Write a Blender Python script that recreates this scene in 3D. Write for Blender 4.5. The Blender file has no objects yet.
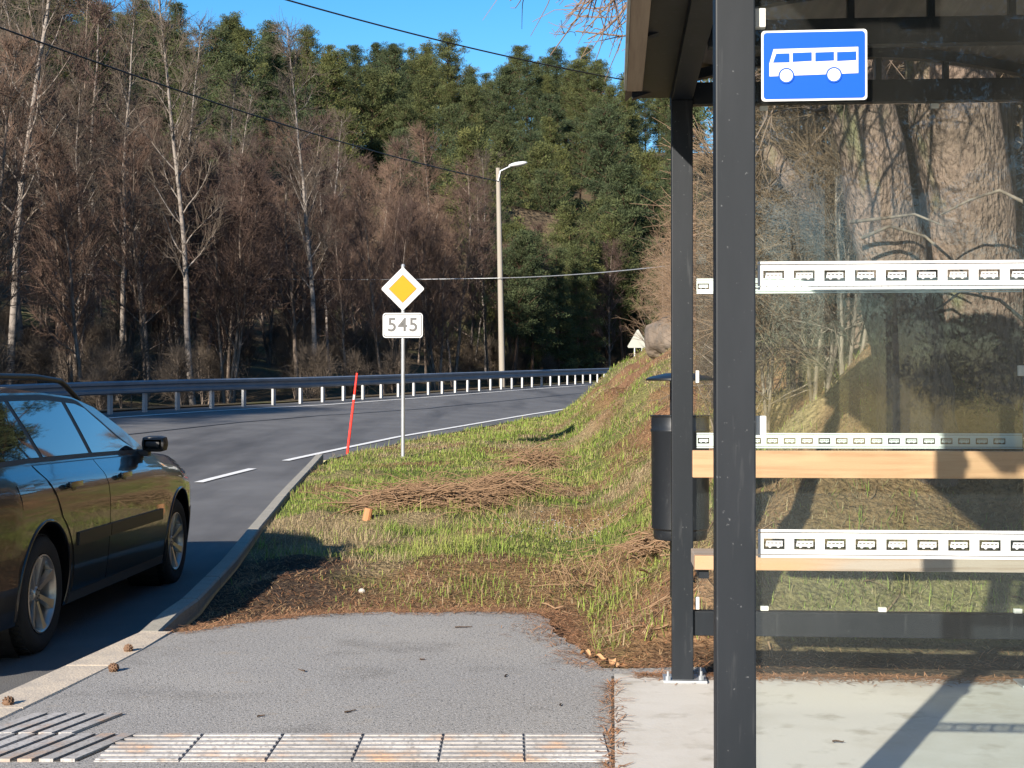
import bpy, bmesh, math, random
import numpy as np
from mathutils import Vector, Matrix
random.seed(7)
S = bpy.context.scene
R_ = math.radians
# ------------------------------------------------------------------ camera, sky, sun, exposure
CAMZ = 1.27
cam = bpy.data.cameras.new('camera'); camo = bpy.data.objects.new('camera', cam)
S.collection.objects.link(camo); S.camera = camo
cam.sensor_width = 36; cam.lens = 36*1400/1024; cam.clip_end = 3000; cam.clip_start = .05
camo.location = (0, 0, CAMZ); camo.rotation_euler = (R_(90.49), 0, 0)
S.render.resolution_x = 1024; S.render.resolution_y = 768
EL, AZ = 22.0, 207.0
w = bpy.data.worlds.new("World"); S.world = w; w.use_nodes = True
nt = w.node_tree; bg = nt.nodes['Background']
sky = nt.nodes.new('ShaderNodeTexSky'); sky.sky_type = 'NISHITA'; sky.sun_disc = False
sky.sun_elevation = R_(EL); sky.sun_rotation = R_(AZ); sky.air_density = 1.0; sky.dust_density = .25; sky.ozone_density = 2.4
hs = nt.nodes.new('ShaderNodeHueSaturation'); hs.inputs['Saturation'].default_value = 1.4; hs.inputs['Value'].default_value = .80
nt.links.new(sky.outputs[0], hs.inputs['Color']); nt.links.new(hs.outputs[0], bg.inputs[0]); bg.inputs[1].default_value = .115
sl = bpy.data.lights.new('sun', 'SUN'); so = bpy.data.objects.new('sun', sl); S.collection.objects.link(so)
sl.energy = 5.0; sl.angle = R_(.53); sl.color = (1, .90, .77)
a = R_(AZ); sundir = Vector((math.sin(a)*math.cos(R_(EL)), math.cos(a)*math.cos(R_(EL)), math.sin(R_(EL))))
so.rotation_euler = sundir.to_track_quat('Z', 'Y').to_euler()
S.view_settings.view_transform = 'Standard'; S.view_settings.look = 'None'
S.view_settings.exposure = 1.2; S.view_settings.gamma = 1; S.view_settings.use_curve_mapping = False
S.render.engine = 'CYCLES'
try:
    S.cycles.max_bounces = 8; S.cycles.transparent_max_bounces = 24
except Exception: pass

# ------------------------------------------------------------------ helpers
def tag(o, label=None, cat=None, group=None, kind=None):
    for k, v in (('label', label), ('category', cat), ('group', group), ('kind', kind)):
        if v: o[k] = v
    return o
def link(o, parent=None):
    S.collection.objects.link(o)
    if parent: o.parent = parent
    return o
def empty(name, loc=(0, 0, 0), rz=0):
    o = bpy.data.objects.new(name, None); o.location = loc; o.rotation_euler = (0, 0, rz); o.empty_display_size = .2
    return link(o)
def np_mesh(name, V, faces, col=None):
    """faces: list of int arrays (n,3)/(n,4)"""
    me = bpy.data.meshes.new(name)
    V = np.asarray(V, dtype=np.float32)
    me.vertices.add(len(V)); me.vertices.foreach_set('co', V.ravel())
    loops = np.concatenate([f.ravel() for f in faces]).astype(np.int32)
    tot = np.concatenate([np.full(len(f), f.shape[1], np.int32) for f in faces])
    st = np.concatenate([[0], np.cumsum(tot)[:-1]]).astype(np.int32)
    me.loops.add(len(loops)); me.loops.foreach_set('vertex_index', loops)
    me.polygons.add(len(tot)); me.polygons.foreach_set('loop_start', st); me.polygons.foreach_set('loop_total', tot)
    me.update(calc_edges=True)
    if col is not None:
        ca = me.color_attributes.new('Col', 'FLOAT_COLOR', 'POINT')
        c4 = np.ones((len(V), 4), np.float32); c4[:, :3] = col
        ca.data.foreach_set('color', c4.ravel())
    return me
def smooth(me, on=True):
    me.polygons.foreach_set('use_smooth', [on]*len(me.polygons)); me.update()
def obj(name, me, mat=None, parent=None, loc=None, rz=None):
    o = bpy.data.objects.new(name, me)
    if mat is not None: me.materials.clear(); me.materials.append(mat)
    if loc is not None: o.location = loc
    if rz is not None: o.rotation_euler = (0, 0, rz)
    return link(o, parent)
class MB:
    """collects simple solids in one bmesh"""
    def __init__(s): s.b = bmesh.new()
    def box(s, x0, x1, y0, y1, z0, z1, bev=0, M=None):
        g = bmesh.ops.create_cube(s.b, size=1)
        vs = g['verts']
        for v in vs:
            v.co = Vector(((x0+x1)/2+v.co.x*(x1-x0), (y0+y1)/2+v.co.y*(y1-y0), (z0+z1)/2+v.co.z*(z1-z0)))
        if bev:
            es = list({e for v in vs for e in v.link_edges})
            r = bmesh.ops.bevel(s.b, geom=es, offset=bev, segments=2, affect='EDGES', profile=.6)
            vs = list({v for f in r['faces'] for v in f.verts} | {v for v in vs if v.is_valid})
        if M is not None: bmesh.ops.transform(s.b, matrix=M, verts=vs)
        return s
    def cyl(s, p0, p1, r0, r1=None, n=16, caps=True):
        r1 = r0 if r1 is None else r1
        p0, p1 = Vector(p0), Vector(p1); d = p1-p0
        g = bmesh.ops.create_cone(s.b, cap_ends=caps, segments=n, radius1=r0, radius2=r1, depth=d.length)
        q = d.to_track_quat('Z', 'Y').to_matrix().to_4x4()
        bmesh.ops.transform(s.b, matrix=Matrix.Translation((p0+p1)/2) @ q, verts=g['verts']); return s
    def prism(s, pts, h0, h1, axes='xz'):
        """polygon pts in plane, extruded along third axis"""
        def P(a, b, h):
            return (a, h, b) if axes == 'xz' else ((a, b, h) if axes == 'xy' else (h, a, b))
        lo = [s.b.verts.new(P(a, b, h0)) for a, b in pts]; hi = [s.b.verts.new(P(a, b, h1)) for a, b in pts]
        s.b.faces.new(lo); s.b.faces.new(hi[::-1]); n = len(pts)
        for i in range(n): s.b.faces.new((lo[i], hi[i], hi[(i+1) % n], lo[(i+1) % n]))
        return s
    def lathe(s, prof, n=32, axis='z', M=None, close=False):
        rings = []
        for r, h in prof:
            ring = []
            for k in range(n):
                t = 2*math.pi*k/n
                c = (r*math.cos(t), r*math.sin(t), h) if axis == 'z' else (h, r*math.cos(t), r*math.sin(t))
                ring.append(s.b.verts.new(c))
            rings.append(ring)
        m = len(rings)
        for i in range(m if close else m-1):
            a_, b_ = rings[i], rings[(i+1) % m]
            for k in range(n): s.b.faces.new((a_[k], a_[(k+1) % n], b_[(k+1) % n], b_[k]))
        if M is not None: bmesh.ops.transform(s.b, matrix=M, verts=[v for r in rings for v in r])
        return s
    def build(s, name, mat, parent=None, sm=False, loc=None, rz=None):
        bmesh.ops.recalc_face_normals(s.b, faces=s.b.faces)
        me = bpy.data.meshes.new(name); s.b.to_mesh(me); s.b.free()
        if sm:
            smooth(me)
            try: me.set_sharp_from_angle(angle=R_(40))
            except Exception: pass
        return obj(name, me, mat, parent, loc, rz)
def tubes(polys, caps=False):
    """polys: list of (pts(n,3), radii(n), k). returns V, F"""
    groups = {}
    for p, r, k in polys: groups.setdefault((len(p), k), []).append((p, r))
    Vs, Fs, off = [], [], 0
    for (n, k), L in groups.items():
        P = np.array([l[0] for l in L], dtype=float); Rr = np.array([l[1] for l in L], dtype=float)
        T = np.gradient(P, axis=1); T /= np.linalg.norm(T, axis=2, keepdims=True)+1e-9
        ref = np.where(np.abs(T[:, :1, 2:3]) > .8, np.array([[[1., 0, 0]]]), np.array([[[0, 0, 1.]]]))
        U = np.cross(T, ref); U /= np.linalg.norm(U, axis=2, keepdims=True)+1e-9
        W = np.cross(T, U)
        an = np.arange(k)*2*np.pi/k
        V = P[:, :, None, :] + Rr[:, :, None, None]*(U[:, :, None, :]*np.cos(an)[None, None, :, None]+W[:, :, None, :]*np.sin(an)[None, None, :, None])
        m = len(L); idx = np.arange(m*n*k).reshape(m, n, k)+off
        f = np.stack([idx[:, :-1, :], np.roll(idx, -1, 2)[:, :-1, :], np.roll(idx, -1, 2)[:, 1:, :], idx[:, 1:, :]], -1).reshape(-1, 4)
        Vs.append(V.reshape(-1, 3)); Fs.append(f); off += m*n*k
    return np.concatenate(Vs), [np.concatenate(Fs)]
# value noise
_rs = np.random.RandomState(5); _T = _rs.rand(256, 256)
def vn(x, y, s=1., o=0):
    x = np.asarray(x, float)/s+37.3*o+500; y = np.asarray(y, float)/s+11.7*o+500
    xi, yi = np.floor(x).astype(int), np.floor(y).astype(int); fx, fy = x-xi, y-yi
    fx = fx*fx*(3-2*fx); fy = fy*fy*(3-2*fy); g = lambda a_, b_: _T[a_ % 256, b_ % 256]
    return (g(xi, yi)*(1-fx)+g(xi+1, yi)*fx)*(1-fy)+(g(xi, yi+1)*(1-fx)+g(xi+1, yi+1)*fx)*fy
def sst(a_, b_, x): t = np.clip((x-a_)/(b_-a_), 0, 1); return t*t*(3-2*t)
def sp(x, k): return np.logaddexp(0, np.asarray(x)/k)*k

# ------------------------------------------------------------------ materials
MATS = {}
def mat(name, col=(.5, .5, .5), rough=.6, metal=0, spec=.5, coat=0, noise=None, bump=None, attr=False, emit=None, sss=0, trans=0, orand=None):
    """noise: list of (scale, detail, colorB, lo, hi) layered; bump: (scale, strength, dist)"""
    if name in MATS: return MATS[name]
    m = bpy.data.materials.new(name); m.use_nodes = True; t = m.node_tree; N = t.nodes; L = t.links
    b = N['Principled BSDF']; b.inputs['Roughness'].default_value = rough; b.inputs['Metallic'].default_value = metal
    b.inputs['Specular IOR Level'].default_value = spec
    b.inputs['Coat Weight'].default_value = coat; b.inputs['Coat Roughness'].default_value = .03
    b.inputs['Base Color'].default_value = (*col, 1)
    tc = N.new('ShaderNodeTexCoord'); co = tc.outputs['Object']
    src = None
    if attr:
        at = N.new('ShaderNodeVertexColor'); at.layer_name = 'Col'; src = at.outputs[0]
    for (sc, det, cb, lo, hi) in (noise or []):
        n = N.new('ShaderNodeTexNoise'); 
        if isinstance(sc, tuple):
            mp = N.new('ShaderNodeMapping'); mp.inputs['Scale'].default_value = sc; L.new(co, mp.inputs[0]); L.new(mp.outputs[0], n.inputs[0]); n.inputs['Scale'].default_value = 1
        else:
            L.new(co, n.inputs[0]); n.inputs['Scale'].default_value = sc
        n.inputs['Detail'].default_value = det; n.inputs['Roughness'].default_value = .6
        r = N.new('ShaderNodeMapRange'); r.inputs[1].default_value = lo; r.inputs[2].default_value = hi
        L.new(n.outputs[0], r.inputs[0])
        mx = N.new('ShaderNodeMix'); mx.data_type = 'RGBA'
        if src is None: mx.inputs[6].default_value = (*col, 1)
        else: L.new(src, mx.inputs[6])
        if cb == 'dark' or cb == 'light':
            mx.blend_type = 'MULTIPLY'; mx.inputs[7].default_value = (.45, .45, .45, 1) if cb == 'dark' else (1.5, 1.5, 1.5, 1)
        else: mx.inputs[7].default_value = (*cb, 1)
        L.new(r.outputs[0], mx.inputs[0]); src = mx.outputs[2]
    if orand:
        oi = N.new('ShaderNodeObjectInfo'); mr = N.new('ShaderNodeMix'); mr.data_type = 'RGBA'; L.new(oi.outputs['Random'], mr.inputs[0])
        mr.inputs[6].default_value = (*orand[0], 1); mr.inputs[7].default_value = (*orand[1], 1)
        mm = N.new('ShaderNodeMix'); mm.data_type = 'RGBA'; mm.blend_type = 'MULTIPLY'; mm.inputs[0].default_value = 1; L.new(mr.outputs[2], mm.inputs[7])
        if src is None: mm.inputs[6].default_value = (*col, 1)
        else: L.new(src, mm.inputs[6])
        src = mm.outputs[2]
    if src is not None: L.new(src, b.inputs['Base Color'])
    if bump:
        n = N.new('ShaderNodeTexNoise')
        if isinstance(bump[0], tuple):
            mp = N.new('ShaderNodeMapping'); mp.inputs['Scale'].default_value = bump[0]; L.new(co, mp.inputs[0]); L.new(mp.outputs[0], n.inputs[0]); n.inputs['Scale'].default_value = 1
        else:
            L.new(co, n.inputs[0]); n.inputs['Scale'].default_value = bump[0]
        n.inputs['Detail'].default_value = 6
        bp = N.new('ShaderNodeBump'); bp.inputs['Strength'].default_value = bump[1]; bp.inputs['Distance'].default_value = bump[2]
        L.new(n.outputs[0], bp.inputs['Height']); L.new(bp.outputs[0], b.inputs['Normal'])
    if emit: b.inputs['Emission Color'].default_value = (*emit, 1); b.inputs['Emission Strength'].default_value = 1
    if trans:   # thin leaves let light through
        tr = N.new('ShaderNodeBsdfTranslucent'); ms = N.new('ShaderNodeMixShader'); ms.inputs[0].default_value = trans
        if src is not None: L.new(src, tr.inputs[0])
        else: tr.inputs[0].default_value = (*col, 1)
        out = N['Material Output']; L.new(b.outputs[0], ms.inputs[1]); L.new(tr.outputs[0], ms.inputs[2]); L.new(ms.outputs[0], out.inputs[0])
    MATS[name] = m; return m
asphalt = mat('road asphalt', (.112, .109, .106), .7, spec=.3, noise=[(1.1, 3, (.15, .147, .143), .4, .75), (90, 2, (.11, .11, .11), .55, .8), ((.9, .15, 1), 4, (.066, .064, .063), .5, .72)], bump=(120, .5, .01))
pavem = mat('pavement asphalt', (.25, .24, .225), .9, noise=[(.9, 5, (.30, .285, .26), .45, .7), (1.9, 6, (.165, .155, .14), .55, .72), (6, 5, (.28, .24, .19), .6, .75), (85, 3, (.42, .40, .38), .53, .66), (70, 2, (.07, .068, .065), .56, .68)], bump=(140, .6, .008))
slabm = mat('slab concrete', (.52, .49, .44), .88, noise=[(1.3, 6, (.42, .385, .325), .45, .65), (40, 3, (.5, .48, .44), .5, .8), (5, 6, (.33, .30, .245), .56, .72)], bump=(60, .25, .004))
kerbm = mat('kerb granite', (.52, .44, .34), .88, noise=[(5, 4, (.36, .32, .27), .45, .75), (160, 2, (.24, .21, .19), .55, .75)], bump=(90, .6, .006))
kerbg = mat('kerb weathered', (.30, .28, .235), .9, noise=[(14, 4, (.24, .225, .19), .45, .75), (160, 2, (.12, .12, .10), .55, .75)], bump=(90, .6, .006))
tactm = mat('tactile stone', (.40, .385, .37), .9, noise=[(2.5, 5, (.25, .235, .22), .4, .65), (5, 4, (.42, .28, .19), .52, .7), (60, 3, (.2, .19, .18), .5, .7)], bump=(80, .4, .004))
groove = mat('groove dirt', (.05, .042, .036), .95)
linem = mat('road marking paint', (.72, .72, .70), .7, noise=[(20, 4, (.45, .45, .44), .5, .8)])
bankm = mat('soil and turf', attr=True, rough=.95, spec=.1, noise=[(35, 5, 'dark', .45, .7), (140, 3, 'light', .5, .8)], bump=(25, 1, .05))
floorm = mat('forest floor', (.085, .065, .042), .95, spec=.1, noise=[(.5, 5, (.14, .10, .06), .45, .7), (.25, 4, (.07, .085, .035), .5, .7)], bump=(3, 1, .2))
steeld = mat('painted dark steel', (.006, .009, .013), .5, spec=.22, noise=[((5, 5, 1.2), 5, (.013, .016, .021), .45, .75), (70, 2, (.07, .075, .08), .70, .76), ((30, 30, 3), 4, (.03, .033, .037), .6, .75)])
galv = mat('galvanised steel', (.42, .44, .46), .45, metal=.6, noise=[(9, 4, (.32, .34, .36), .4, .7)])
galvd = mat('weathered galvanised beam', (.20, .22, .25), .5, metal=.25, noise=[(1.5, 4, (.13, .16, .20), .4, .7)])
whitep = mat('white plastic', (.52, .52, .50), .4)
signw = mat('sign white', (.47, .48, .49), .5, spec=.2)
signb = mat('sign blue', (.0005, .065, .42), .5, spec=.15)
signy = mat('sign yellow', (.52, .205, .003), .5, spec=.15)
signk = mat('sign black', (.03, .03, .03), .4)
redp = mat('red pole', (.75, .03, .02), .4)
black = mat('black plastic', (.012, .012, .013), .38)
binm = mat('bin black steel', (.008, .010, .013), .4, noise=[(30, 3, (.03, .033, .036), .6, .8)])
woodf = mat('bench pine wood', (.37, .215, .115), .6, noise=[((1.5, 30, 40), 4, (.28, .155, .075), .45, .7), ((2, 8, 9), 3, (.46, .30, .17), .5, .8)], bump=((2, 60, 60), .15, .003))
woodw = mat('weathered wood', (.28, .235, .195), .8, noise=[((1.5, 30, 60), 5, (.22, .17, .13), .5, .6), ((.6, 3, 3), 2, (.36, .22, .12), .48, .6)], bump=((2, 60, 60), .4, .004))
woodb = mat('roof timber', (.26, .20, .14), .75, noise=[((40, 1.5, 40), 4, (.18, .13, .09), .4, .7)])
roofm = mat('roof sheet', (.10, .085, .075), .7, noise=[(4, 3, (.14, .12, .10), .4, .7)])
polec = mat('lamp pole timber', (.25, .23, .195), .85, noise=[((12, 12, .6), 4, (.24, .21, .18), .4, .7)])
paint = mat('car paint graphite', (.020, .020, .021), .32, metal=.7, spec=.6, coat=1.0)
glassd = mat('car glass', (.006, .008, .009), .02, spec=.9, coat=.6)
rubber = mat('tyre rubber', (.012, .012, .012), .85, bump=(60, .5, .004))
alloy = mat('wheel alloy', (.48, .45, .41), .34, metal=.8)
trimk = mat('car trim', (.018, .018, .019), .5)
redl = mat('tail lamp', (.3, .01, .01), .15, coat=1)
clearl = mat('head lamp', (.5, .52, .55), .1, coat=1)
barkp = mat('pine bark', (.10, .062, .042), .9, spec=.1, noise=[((9, 9, 1.5), 5, (.05, .035, .028), .45, .65)])
barkb = mat('birch bark', (.21, .185, .165), .8, spec=.2, noise=[((4, 4, 9), 4, (.06, .05, .045), .52, .66), (.6, 3, (.20, .16, .13), .5, .7)])
barkg = mat('grey bark', (.21, .17, .14), .9, spec=.1, noise=[((9, 9, 2), 4, (.07, .055, .045), .4, .65)])
twigp = mat('alder twigs', (.108, .078, .066), .9, spec=.1, orand=((.75, .72, .75), (1.35, 1.25, 1.1)))
twigg = mat('grey twigs', (.105, .085, .068), .9, spec=.1)
twigt = mat('tan twigs', (.20, .14, .095), .9, spec=.1)
needle = mat('pine needles', (.050, .078, .026), .8, spec=.25, attr=True, trans=.25, orand=((.68, .84, .95), (1.4, 1.3, .95)))
grassm = mat('grass blades', (.1, .15, .03), .8, spec=.15, attr=True, trans=.3)
litterm = mat('dry litter', (.3, .2, .12), .9, spec=.1, attr=True)
rockm = mat('rock', (.15, .12, .095), .9, noise=[(2.5, 6, (.07, .062, .055), .45, .65), (1, 3, (.22, .175, .13), .55, .7)], bump=(5, 1, .08))
cablem = mat('cable', (.012, .012, .012), .6)
conem = mat('pine cone', (.12, .065, .035), .8)
stumpm = mat('cut wood', (.34, .16, .075), .8, noise=[(25, 4, (.38, .16, .06), .4, .7)])
trunkm = mat('big trunk bark', (.19, .135, .108), .95, spec=.1, noise=[((30, 30, 15), 6, (.085, .060, .05), .47, .62), ((2, 2, 1.0), 4, (.27, .185, .15), .5, .7), ((3, 3, 1.5), 3, (.15, .16, .08), .6, .75)], bump=((46, 46, 24), 1, .06))
def glass_mat(name, dust, tint=(.93, .96, .95)):
    m = bpy.data.materials.new(name); m.use_nodes = True; t = m.node_tree; N = t.nodes; L = t.links
    N.remove(N['Principled BSDF']); out = N['Material Output']
    tr = N.new('ShaderNodeBsdfTransparent'); tr.inputs[0].default_value = (*tint, 1)
    gl = N.new('ShaderNodeBsdfGlossy'); gl.inputs['Roughness'].default_value = .01
    fr = N.new('ShaderNodeFresnel'); fr.inputs[0].default_value = 1.33
    m1 = N.new('ShaderNodeMixShader'); L.new(fr.outputs[0], m1.inputs[0]); L.new(tr.outputs[0], m1.inputs[1]); L.new(gl.outputs[0], m1.inputs[2])
    df = N.new('ShaderNodeBsdfDiffuse'); df.inputs[0].default_value = (.55, .55, .52, 1)
    tc = N.new('ShaderNodeTexCoord')
    n1 = N.new('ShaderNodeTexNoise'); n1.inputs['Scale'].default_value = 2.2; n1.inputs['Detail'].default_value = 5
    vo = N.new('ShaderNodeTexVoronoi'); vo.inputs['Scale'].default_value = 75
    L.new(tc.outputs['Object'], n1.inputs[0]); L.new(tc.outputs['Object'], vo.inputs[0])
    r1 = N.new('ShaderNodeMapRange'); r1.inputs[1].default_value = .35; r1.inputs[2].default_value = .75; r1.inputs[3].default_value = dust*.4; r1.inputs[4].default_value = dust*1.7
    L.new(n1.outputs[0], r1.inputs[0])
    r2 = N.new('ShaderNodeMapRange'); r2.inputs[1].default_value = .12; r2.inputs[2].default_value = .05; r2.inputs[3].default_value = 0; r2.inputs[4].default_value = .05
    L.new(vo.outputs[0], r2.inputs[0])
    ad = N.new('ShaderNodeMath'); ad.operation = 'ADD'; L.new(r1.outputs[0], ad.inputs[0]); L.new(r2.outputs[0], ad.inputs[1])
    m2 = N.new('ShaderNodeMixShader'); L.new(ad.outputs[0], m2.inputs[0]); L.new(m1.outputs[0], m2.inputs[1]); L.new(df.outputs[0], m2.inputs[2])
    L.new(m2.outputs[0], out.inputs[0]); return m
glassf = glass_mat('shelter glass', .008); 

# ------------------------------------------------------------------ terrain functions
KX = ([-30, 0, 3, 5.95, 7.5, 8.5, 10.5, 12.8, 15.6, 19, 23], [-6.0, -3.0, -2.55, -2.18, -2.01, -2.02, -2.18, -2.40, -2.62, -2.85, -3.12])
EX = ([-30, 5, 12, 18.4, 21.8, 27.7, 31.5, 38, 43, 50, 60, 70, 78, 84, 88, 90, 92, 400], [-9.5, -5.55, -4.75, -4.0, -3.42, -2.2, -1.2, .5, 1.94, 4.2, 8.1, 13.3, 19, 28, 40, 60, 200, 500])
RX = ([-30, 5, 15, 25, 31.4, 35, 40.4, 47.5, 59, 76, 85, 92, 98, 102, 105, 107, 110, 400], [-15.6, -13.8, -12.8, -11.2, -9.6, -8.4, -6.1, -3.8, -.3, 5.2, 9.2, 14, 21, 30, 42, 60, 200, 500])
K = lambda y: np.interp(y, *KX)
E = lambda y: np.interp(y, *EX)
Rl = lambda y: np.interp(y, *RX)
def zr(x, y):
    x = np.asarray(x, float); y = np.asarray(y, float)
    return -.12+.037*sp(y-12, 1.5)-.03*np.clip(x+2.4, -14, 14)*sst(9, 26, y)
def Kb(y):   # left edge of the verge: kerb inner edge then road edge
    return np.where(np.asarray(y) < 21.3, K(y)+.13, np.maximum(K(y)+.13, E(y)+.10+.25*sst(21, 25, y)))
def toe(y): return np.where(np.asarray(y) < 38, .45+.021*(np.asarray(y)-7), np.maximum(.45+.021*31, E(y)+.7))
def bank(x, y):
    x = np.asarray(x, float); y = np.asarray(y, float)
    base = zr(np.minimum(x, toe(y)+1), y)+.11-.13*sst(18, 23, y)*(1-sst(.3, 2.2, x-Kb(y)))
    near = 1-sst(8.2, 9.5, y)
    base = base*(1-near)+near*np.where(y > 7.6, base-.03, base*0-.022)
    base = base - .03*sst(7.5, 8.3, y)*(1-sst(9.5, 13, y))*(1-sst(-1.7, -.3, x))
    b1 = x-toe(y)+.25*(vn(x, y, 2.2)-.5); b2 = y-6.72
    bb = -sp(-np.minimum(b1, b2+0*b1), .05)*1.0+0
    bb = np.minimum(b1, b2)
    h = .80*np.where(bb > 0, bb*bb/(bb+.35), 0)
    h = np.where(h > 6, 6+(h-6)*.35, h)
    under = (y < 8.3)*(x < .45)*(1-sst(.12, .3, x-.17+.0*y))*(1-sst(8.1, 8.3, y))*(1-(1-sst(.0, .1, y-(7.52+(x+1.8)*.98)))*0)
    h = h-.03*under*((y < 7.6+(x+1.8)*.95) | (x > -1.15))
    lump = (vn(x, y, .7, 1)-.5)*(.16+.22*sst(.3, 1.2, bb))+(vn(x, y, .25, 2)-.5)*(.06+.07*sst(.3, 1.2, bb))+(vn(x, y, 2.5, 3)-.5)*.4*sst(.5, 3, bb)
    m = np.maximum(sst(8.3, 9.3, y), sst(6.75, 8.6, y)*sst(.3, .8, x))*sst(0, .5, x-Kb(y)); m = m*(1-.7*sst(12, 30, y)*(1-sst(-.3, .6, bb)))
    return base+h+lump*m+.04*m*(y < 30)
_ry = np.concatenate([np.arange(-30, 110, 1.5)]); _rp = np.stack([Rl(_ry), _ry], 1)
def raildist(x, y):
    x = np.asarray(x, float); y = np.asarray(y, float); s = x.shape
    P = np.stack([x.ravel(), y.ravel()], 1); out = np.full(len(P), 1e9)
    for i in range(len(_rp)-1):
        A = _rp[i]; D = _rp[i+1]-A; t = np.clip(((P-A)@D)/(D@D), 0, 1)
        q = P-A-t[:, None]*D; out = np.minimum(out, (q*q).sum(1))
    return np.sqrt(out).reshape(s)
def hill(x, y):
    x = np.asarray(x, float); y = np.asarray(y, float)
    s = raildist(x, y); yy = np.minimum(y, 90)
    base = zr(np.minimum(x, 12), yy)
    h = -.9*sst(.8, 5, s)+.42*sp(s-16, 4)
    cap = 32+4*np.sin(x*.02+1)+5*(vn(x, y, 45)-.5)+.02*np.clip(x+60, -60, 200)
    h = cap-sp(cap-h, 4)
    return base+h+(vn(x, y, 6, 4)-.5)*.9*sst(2, 10, s)

def sheet(name, xs_fn, ys, cols, zf, m, colf=None):
    Y = np.repeat(np.array(ys)[:, None], cols, 1); X = np.stack([xs_fn(y) for y in ys]); Z = zf(X, Y)
    V = np.stack([X, Y, Z], -1).reshape(-1, 3); n = len(ys); idx = np.arange(n*cols).reshape(n, cols)
    f = np.stack([idx[:-1, :-1], idx[:-1, 1:], idx[1:, 1:], idx[1:, :-1]], -1).reshape(-1, 4)
    me = np_mesh(name, V, [f], colf(X, Y).reshape(-1, 3) if colf else None); smooth(me)
    o = obj(name, me, m); o['kind'] = 'structure'; return o
# ---- cover of the verge: green grass, straw, brown litter, bare soil
def cover(x, y):
    g = vn(x, y, 1.1, 7)*.55+vn(x, y, .4, 8)*.45
    d = np.minimum(x-toe(y), np.where(y < 12, y-6.9, 99))
    green = sst(.26, .46, g)
    lit = (1-sst(.3, .7, x))*(1-sst(.15, 1.5, (y-8.25)+.35*(vn(x, y, .5, 9)-.5)+.1*np.maximum(-x-.3, 0)*0))     # needle litter along the pavement
    lit = np.maximum(lit, (1-sst(.9, 1.6, x))*sst(.1, .5, x-.15)*(1-sst(8.0, 9.2, y+.4*(vn(x, y, .4, 3)-.5)))*.85)
    lit = np.maximum(lit, sst(.52, .66, vn(x, y, 1.6, 11))*sst(.3, 1.2, d)*.95)
    green = green*(1-.6*(x > 1.0)*(y < 9.5))
    green = green*(1-.35*sst(.25, 1.2, d)*(y < 60))
    lit = np.maximum(lit, sst(2.2, 4, d)*.6); lit = np.maximum(lit, sst(.60, .75, vn(x, y, .9, 21))*.7*(y > 8.5)); lit = np.maximum(lit, sst(.52, .66, vn(x, y, 1.1, 22))*.7*sst(.4, 1.0, d))
    soil = (1-sst(-1.3, -.6, x+.2*(vn(x, y, .4, 5)-.5)+.03*(y-8)))*(1-sst(10.4, 11.5, y+.6*(vn(x, y, .5, 6)-.5)))
    soil = np.maximum(soil, .9*(1-sst(6.8, 7.05, y))*sst(.6, .8, x))
    return green, lit, soil
def bank_col(X, Y):
    g, l, s = cover(X, Y); n = vn(X, Y, .15, 12)[..., None]
    c = (g[..., None]*np.array([.10, .12, .035])+(1-g[..., None])*np.array([.24, .185, .10]))
    c = c*(1-l[..., None])+l[..., None]*(np.array([.22, .12, .068])*(.7+.6*n))
    c = c*(1-s[..., None])+s[..., None]*(np.array([.050, .036, .027])*(.7+.6*n))
    return c
ys = list(np.arange(-30, 6, 2))+list(np.arange(6, 16, .08))+list(np.arange(16, 30, .2))+list(np.arange(30, 60, .5))+list(np.arange(60, 93, 1))
offs = np.concatenate([np.arange(0, 6, .08), np.arange(6, 14, .25), np.geomspace(14, 180, 30)])
sheet('verge_ground', lambda y: Kb(y)+offs, ys, len(offs), bank, bankm, bank_col)
ys = list(np.arange(-60, 100, 1.5))+list(np.arange(100, 420, 6))
offl = -np.concatenate([np.arange(0, 12, .75), np.geomspace(12, 700, 70)])[::-1]
def left_x(y):
    r = float(Rl(y)); return r-.55+offl*(1 if r < 40 else 1)
sheet('forest_ground', left_x, ys, len(offl), hill, floorm)
def road_x(y):
    a_ = float(Rl(y))-.7; b_ = float(K(y)) if y < 21.5 else float(E(y))+.42; return np.linspace(a_, b_+.03, 14)
ys_r = np.concatenate([np.arange(-30, 100, .5), [101, 103, 105, 107]])
ys_r = np.array([y for y in ys_r if y < 91.5])
sheet('road', road_x, ys_r, 14, lambda x, y: zr(x, y), asphalt)
def strip(name, ys_, off0, off1, base, m, lift=.012, segs=None):
    V, F, n = [], [], 0
    segs = segs or [(ys_[0], ys_[-1])]
    for (a_, b_) in segs:
        yy = np.arange(a_, b_+.01, min(.5, (b_-a_)/4)); i0 = len(V)
        for y in yy:
            x = float(base(y)); dx = float(base(y+.3)-base(y-.3))/.6; c = math.sqrt(1+dx*dx)
            for o_ in (off0, off1): V.append((x+o_*c, y, float(zr(x+o_*c, y))+lift))
        for k in range(len(yy)-1): F.append((i0+2*k, i0+2*k+1, i0+2*k+3, i0+2*k+2))
    me = np_mesh(name, V, [np.array(F)]); o = obj(name, me, m); o['kind'] = 'structure'; return o
strip('road_edge_line', (21.6, 88), -.10, .02, E, linem)
strip('road_far_edge_line', (-25, 88), .75, .87, Rl, linem)
strip('lane_dash_line', None, -.06, .06, lambda y: E(y)-.05, linem, segs=[(18.2, 20.4), (12.3, 14.4), (6, 8.2), (0, 2.2)])
strip('tar_crack_line', (24, 60), 3.6, 3.67, Rl, mat('tar', (.015, .015, .016), .5), lift=.008)

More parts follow.
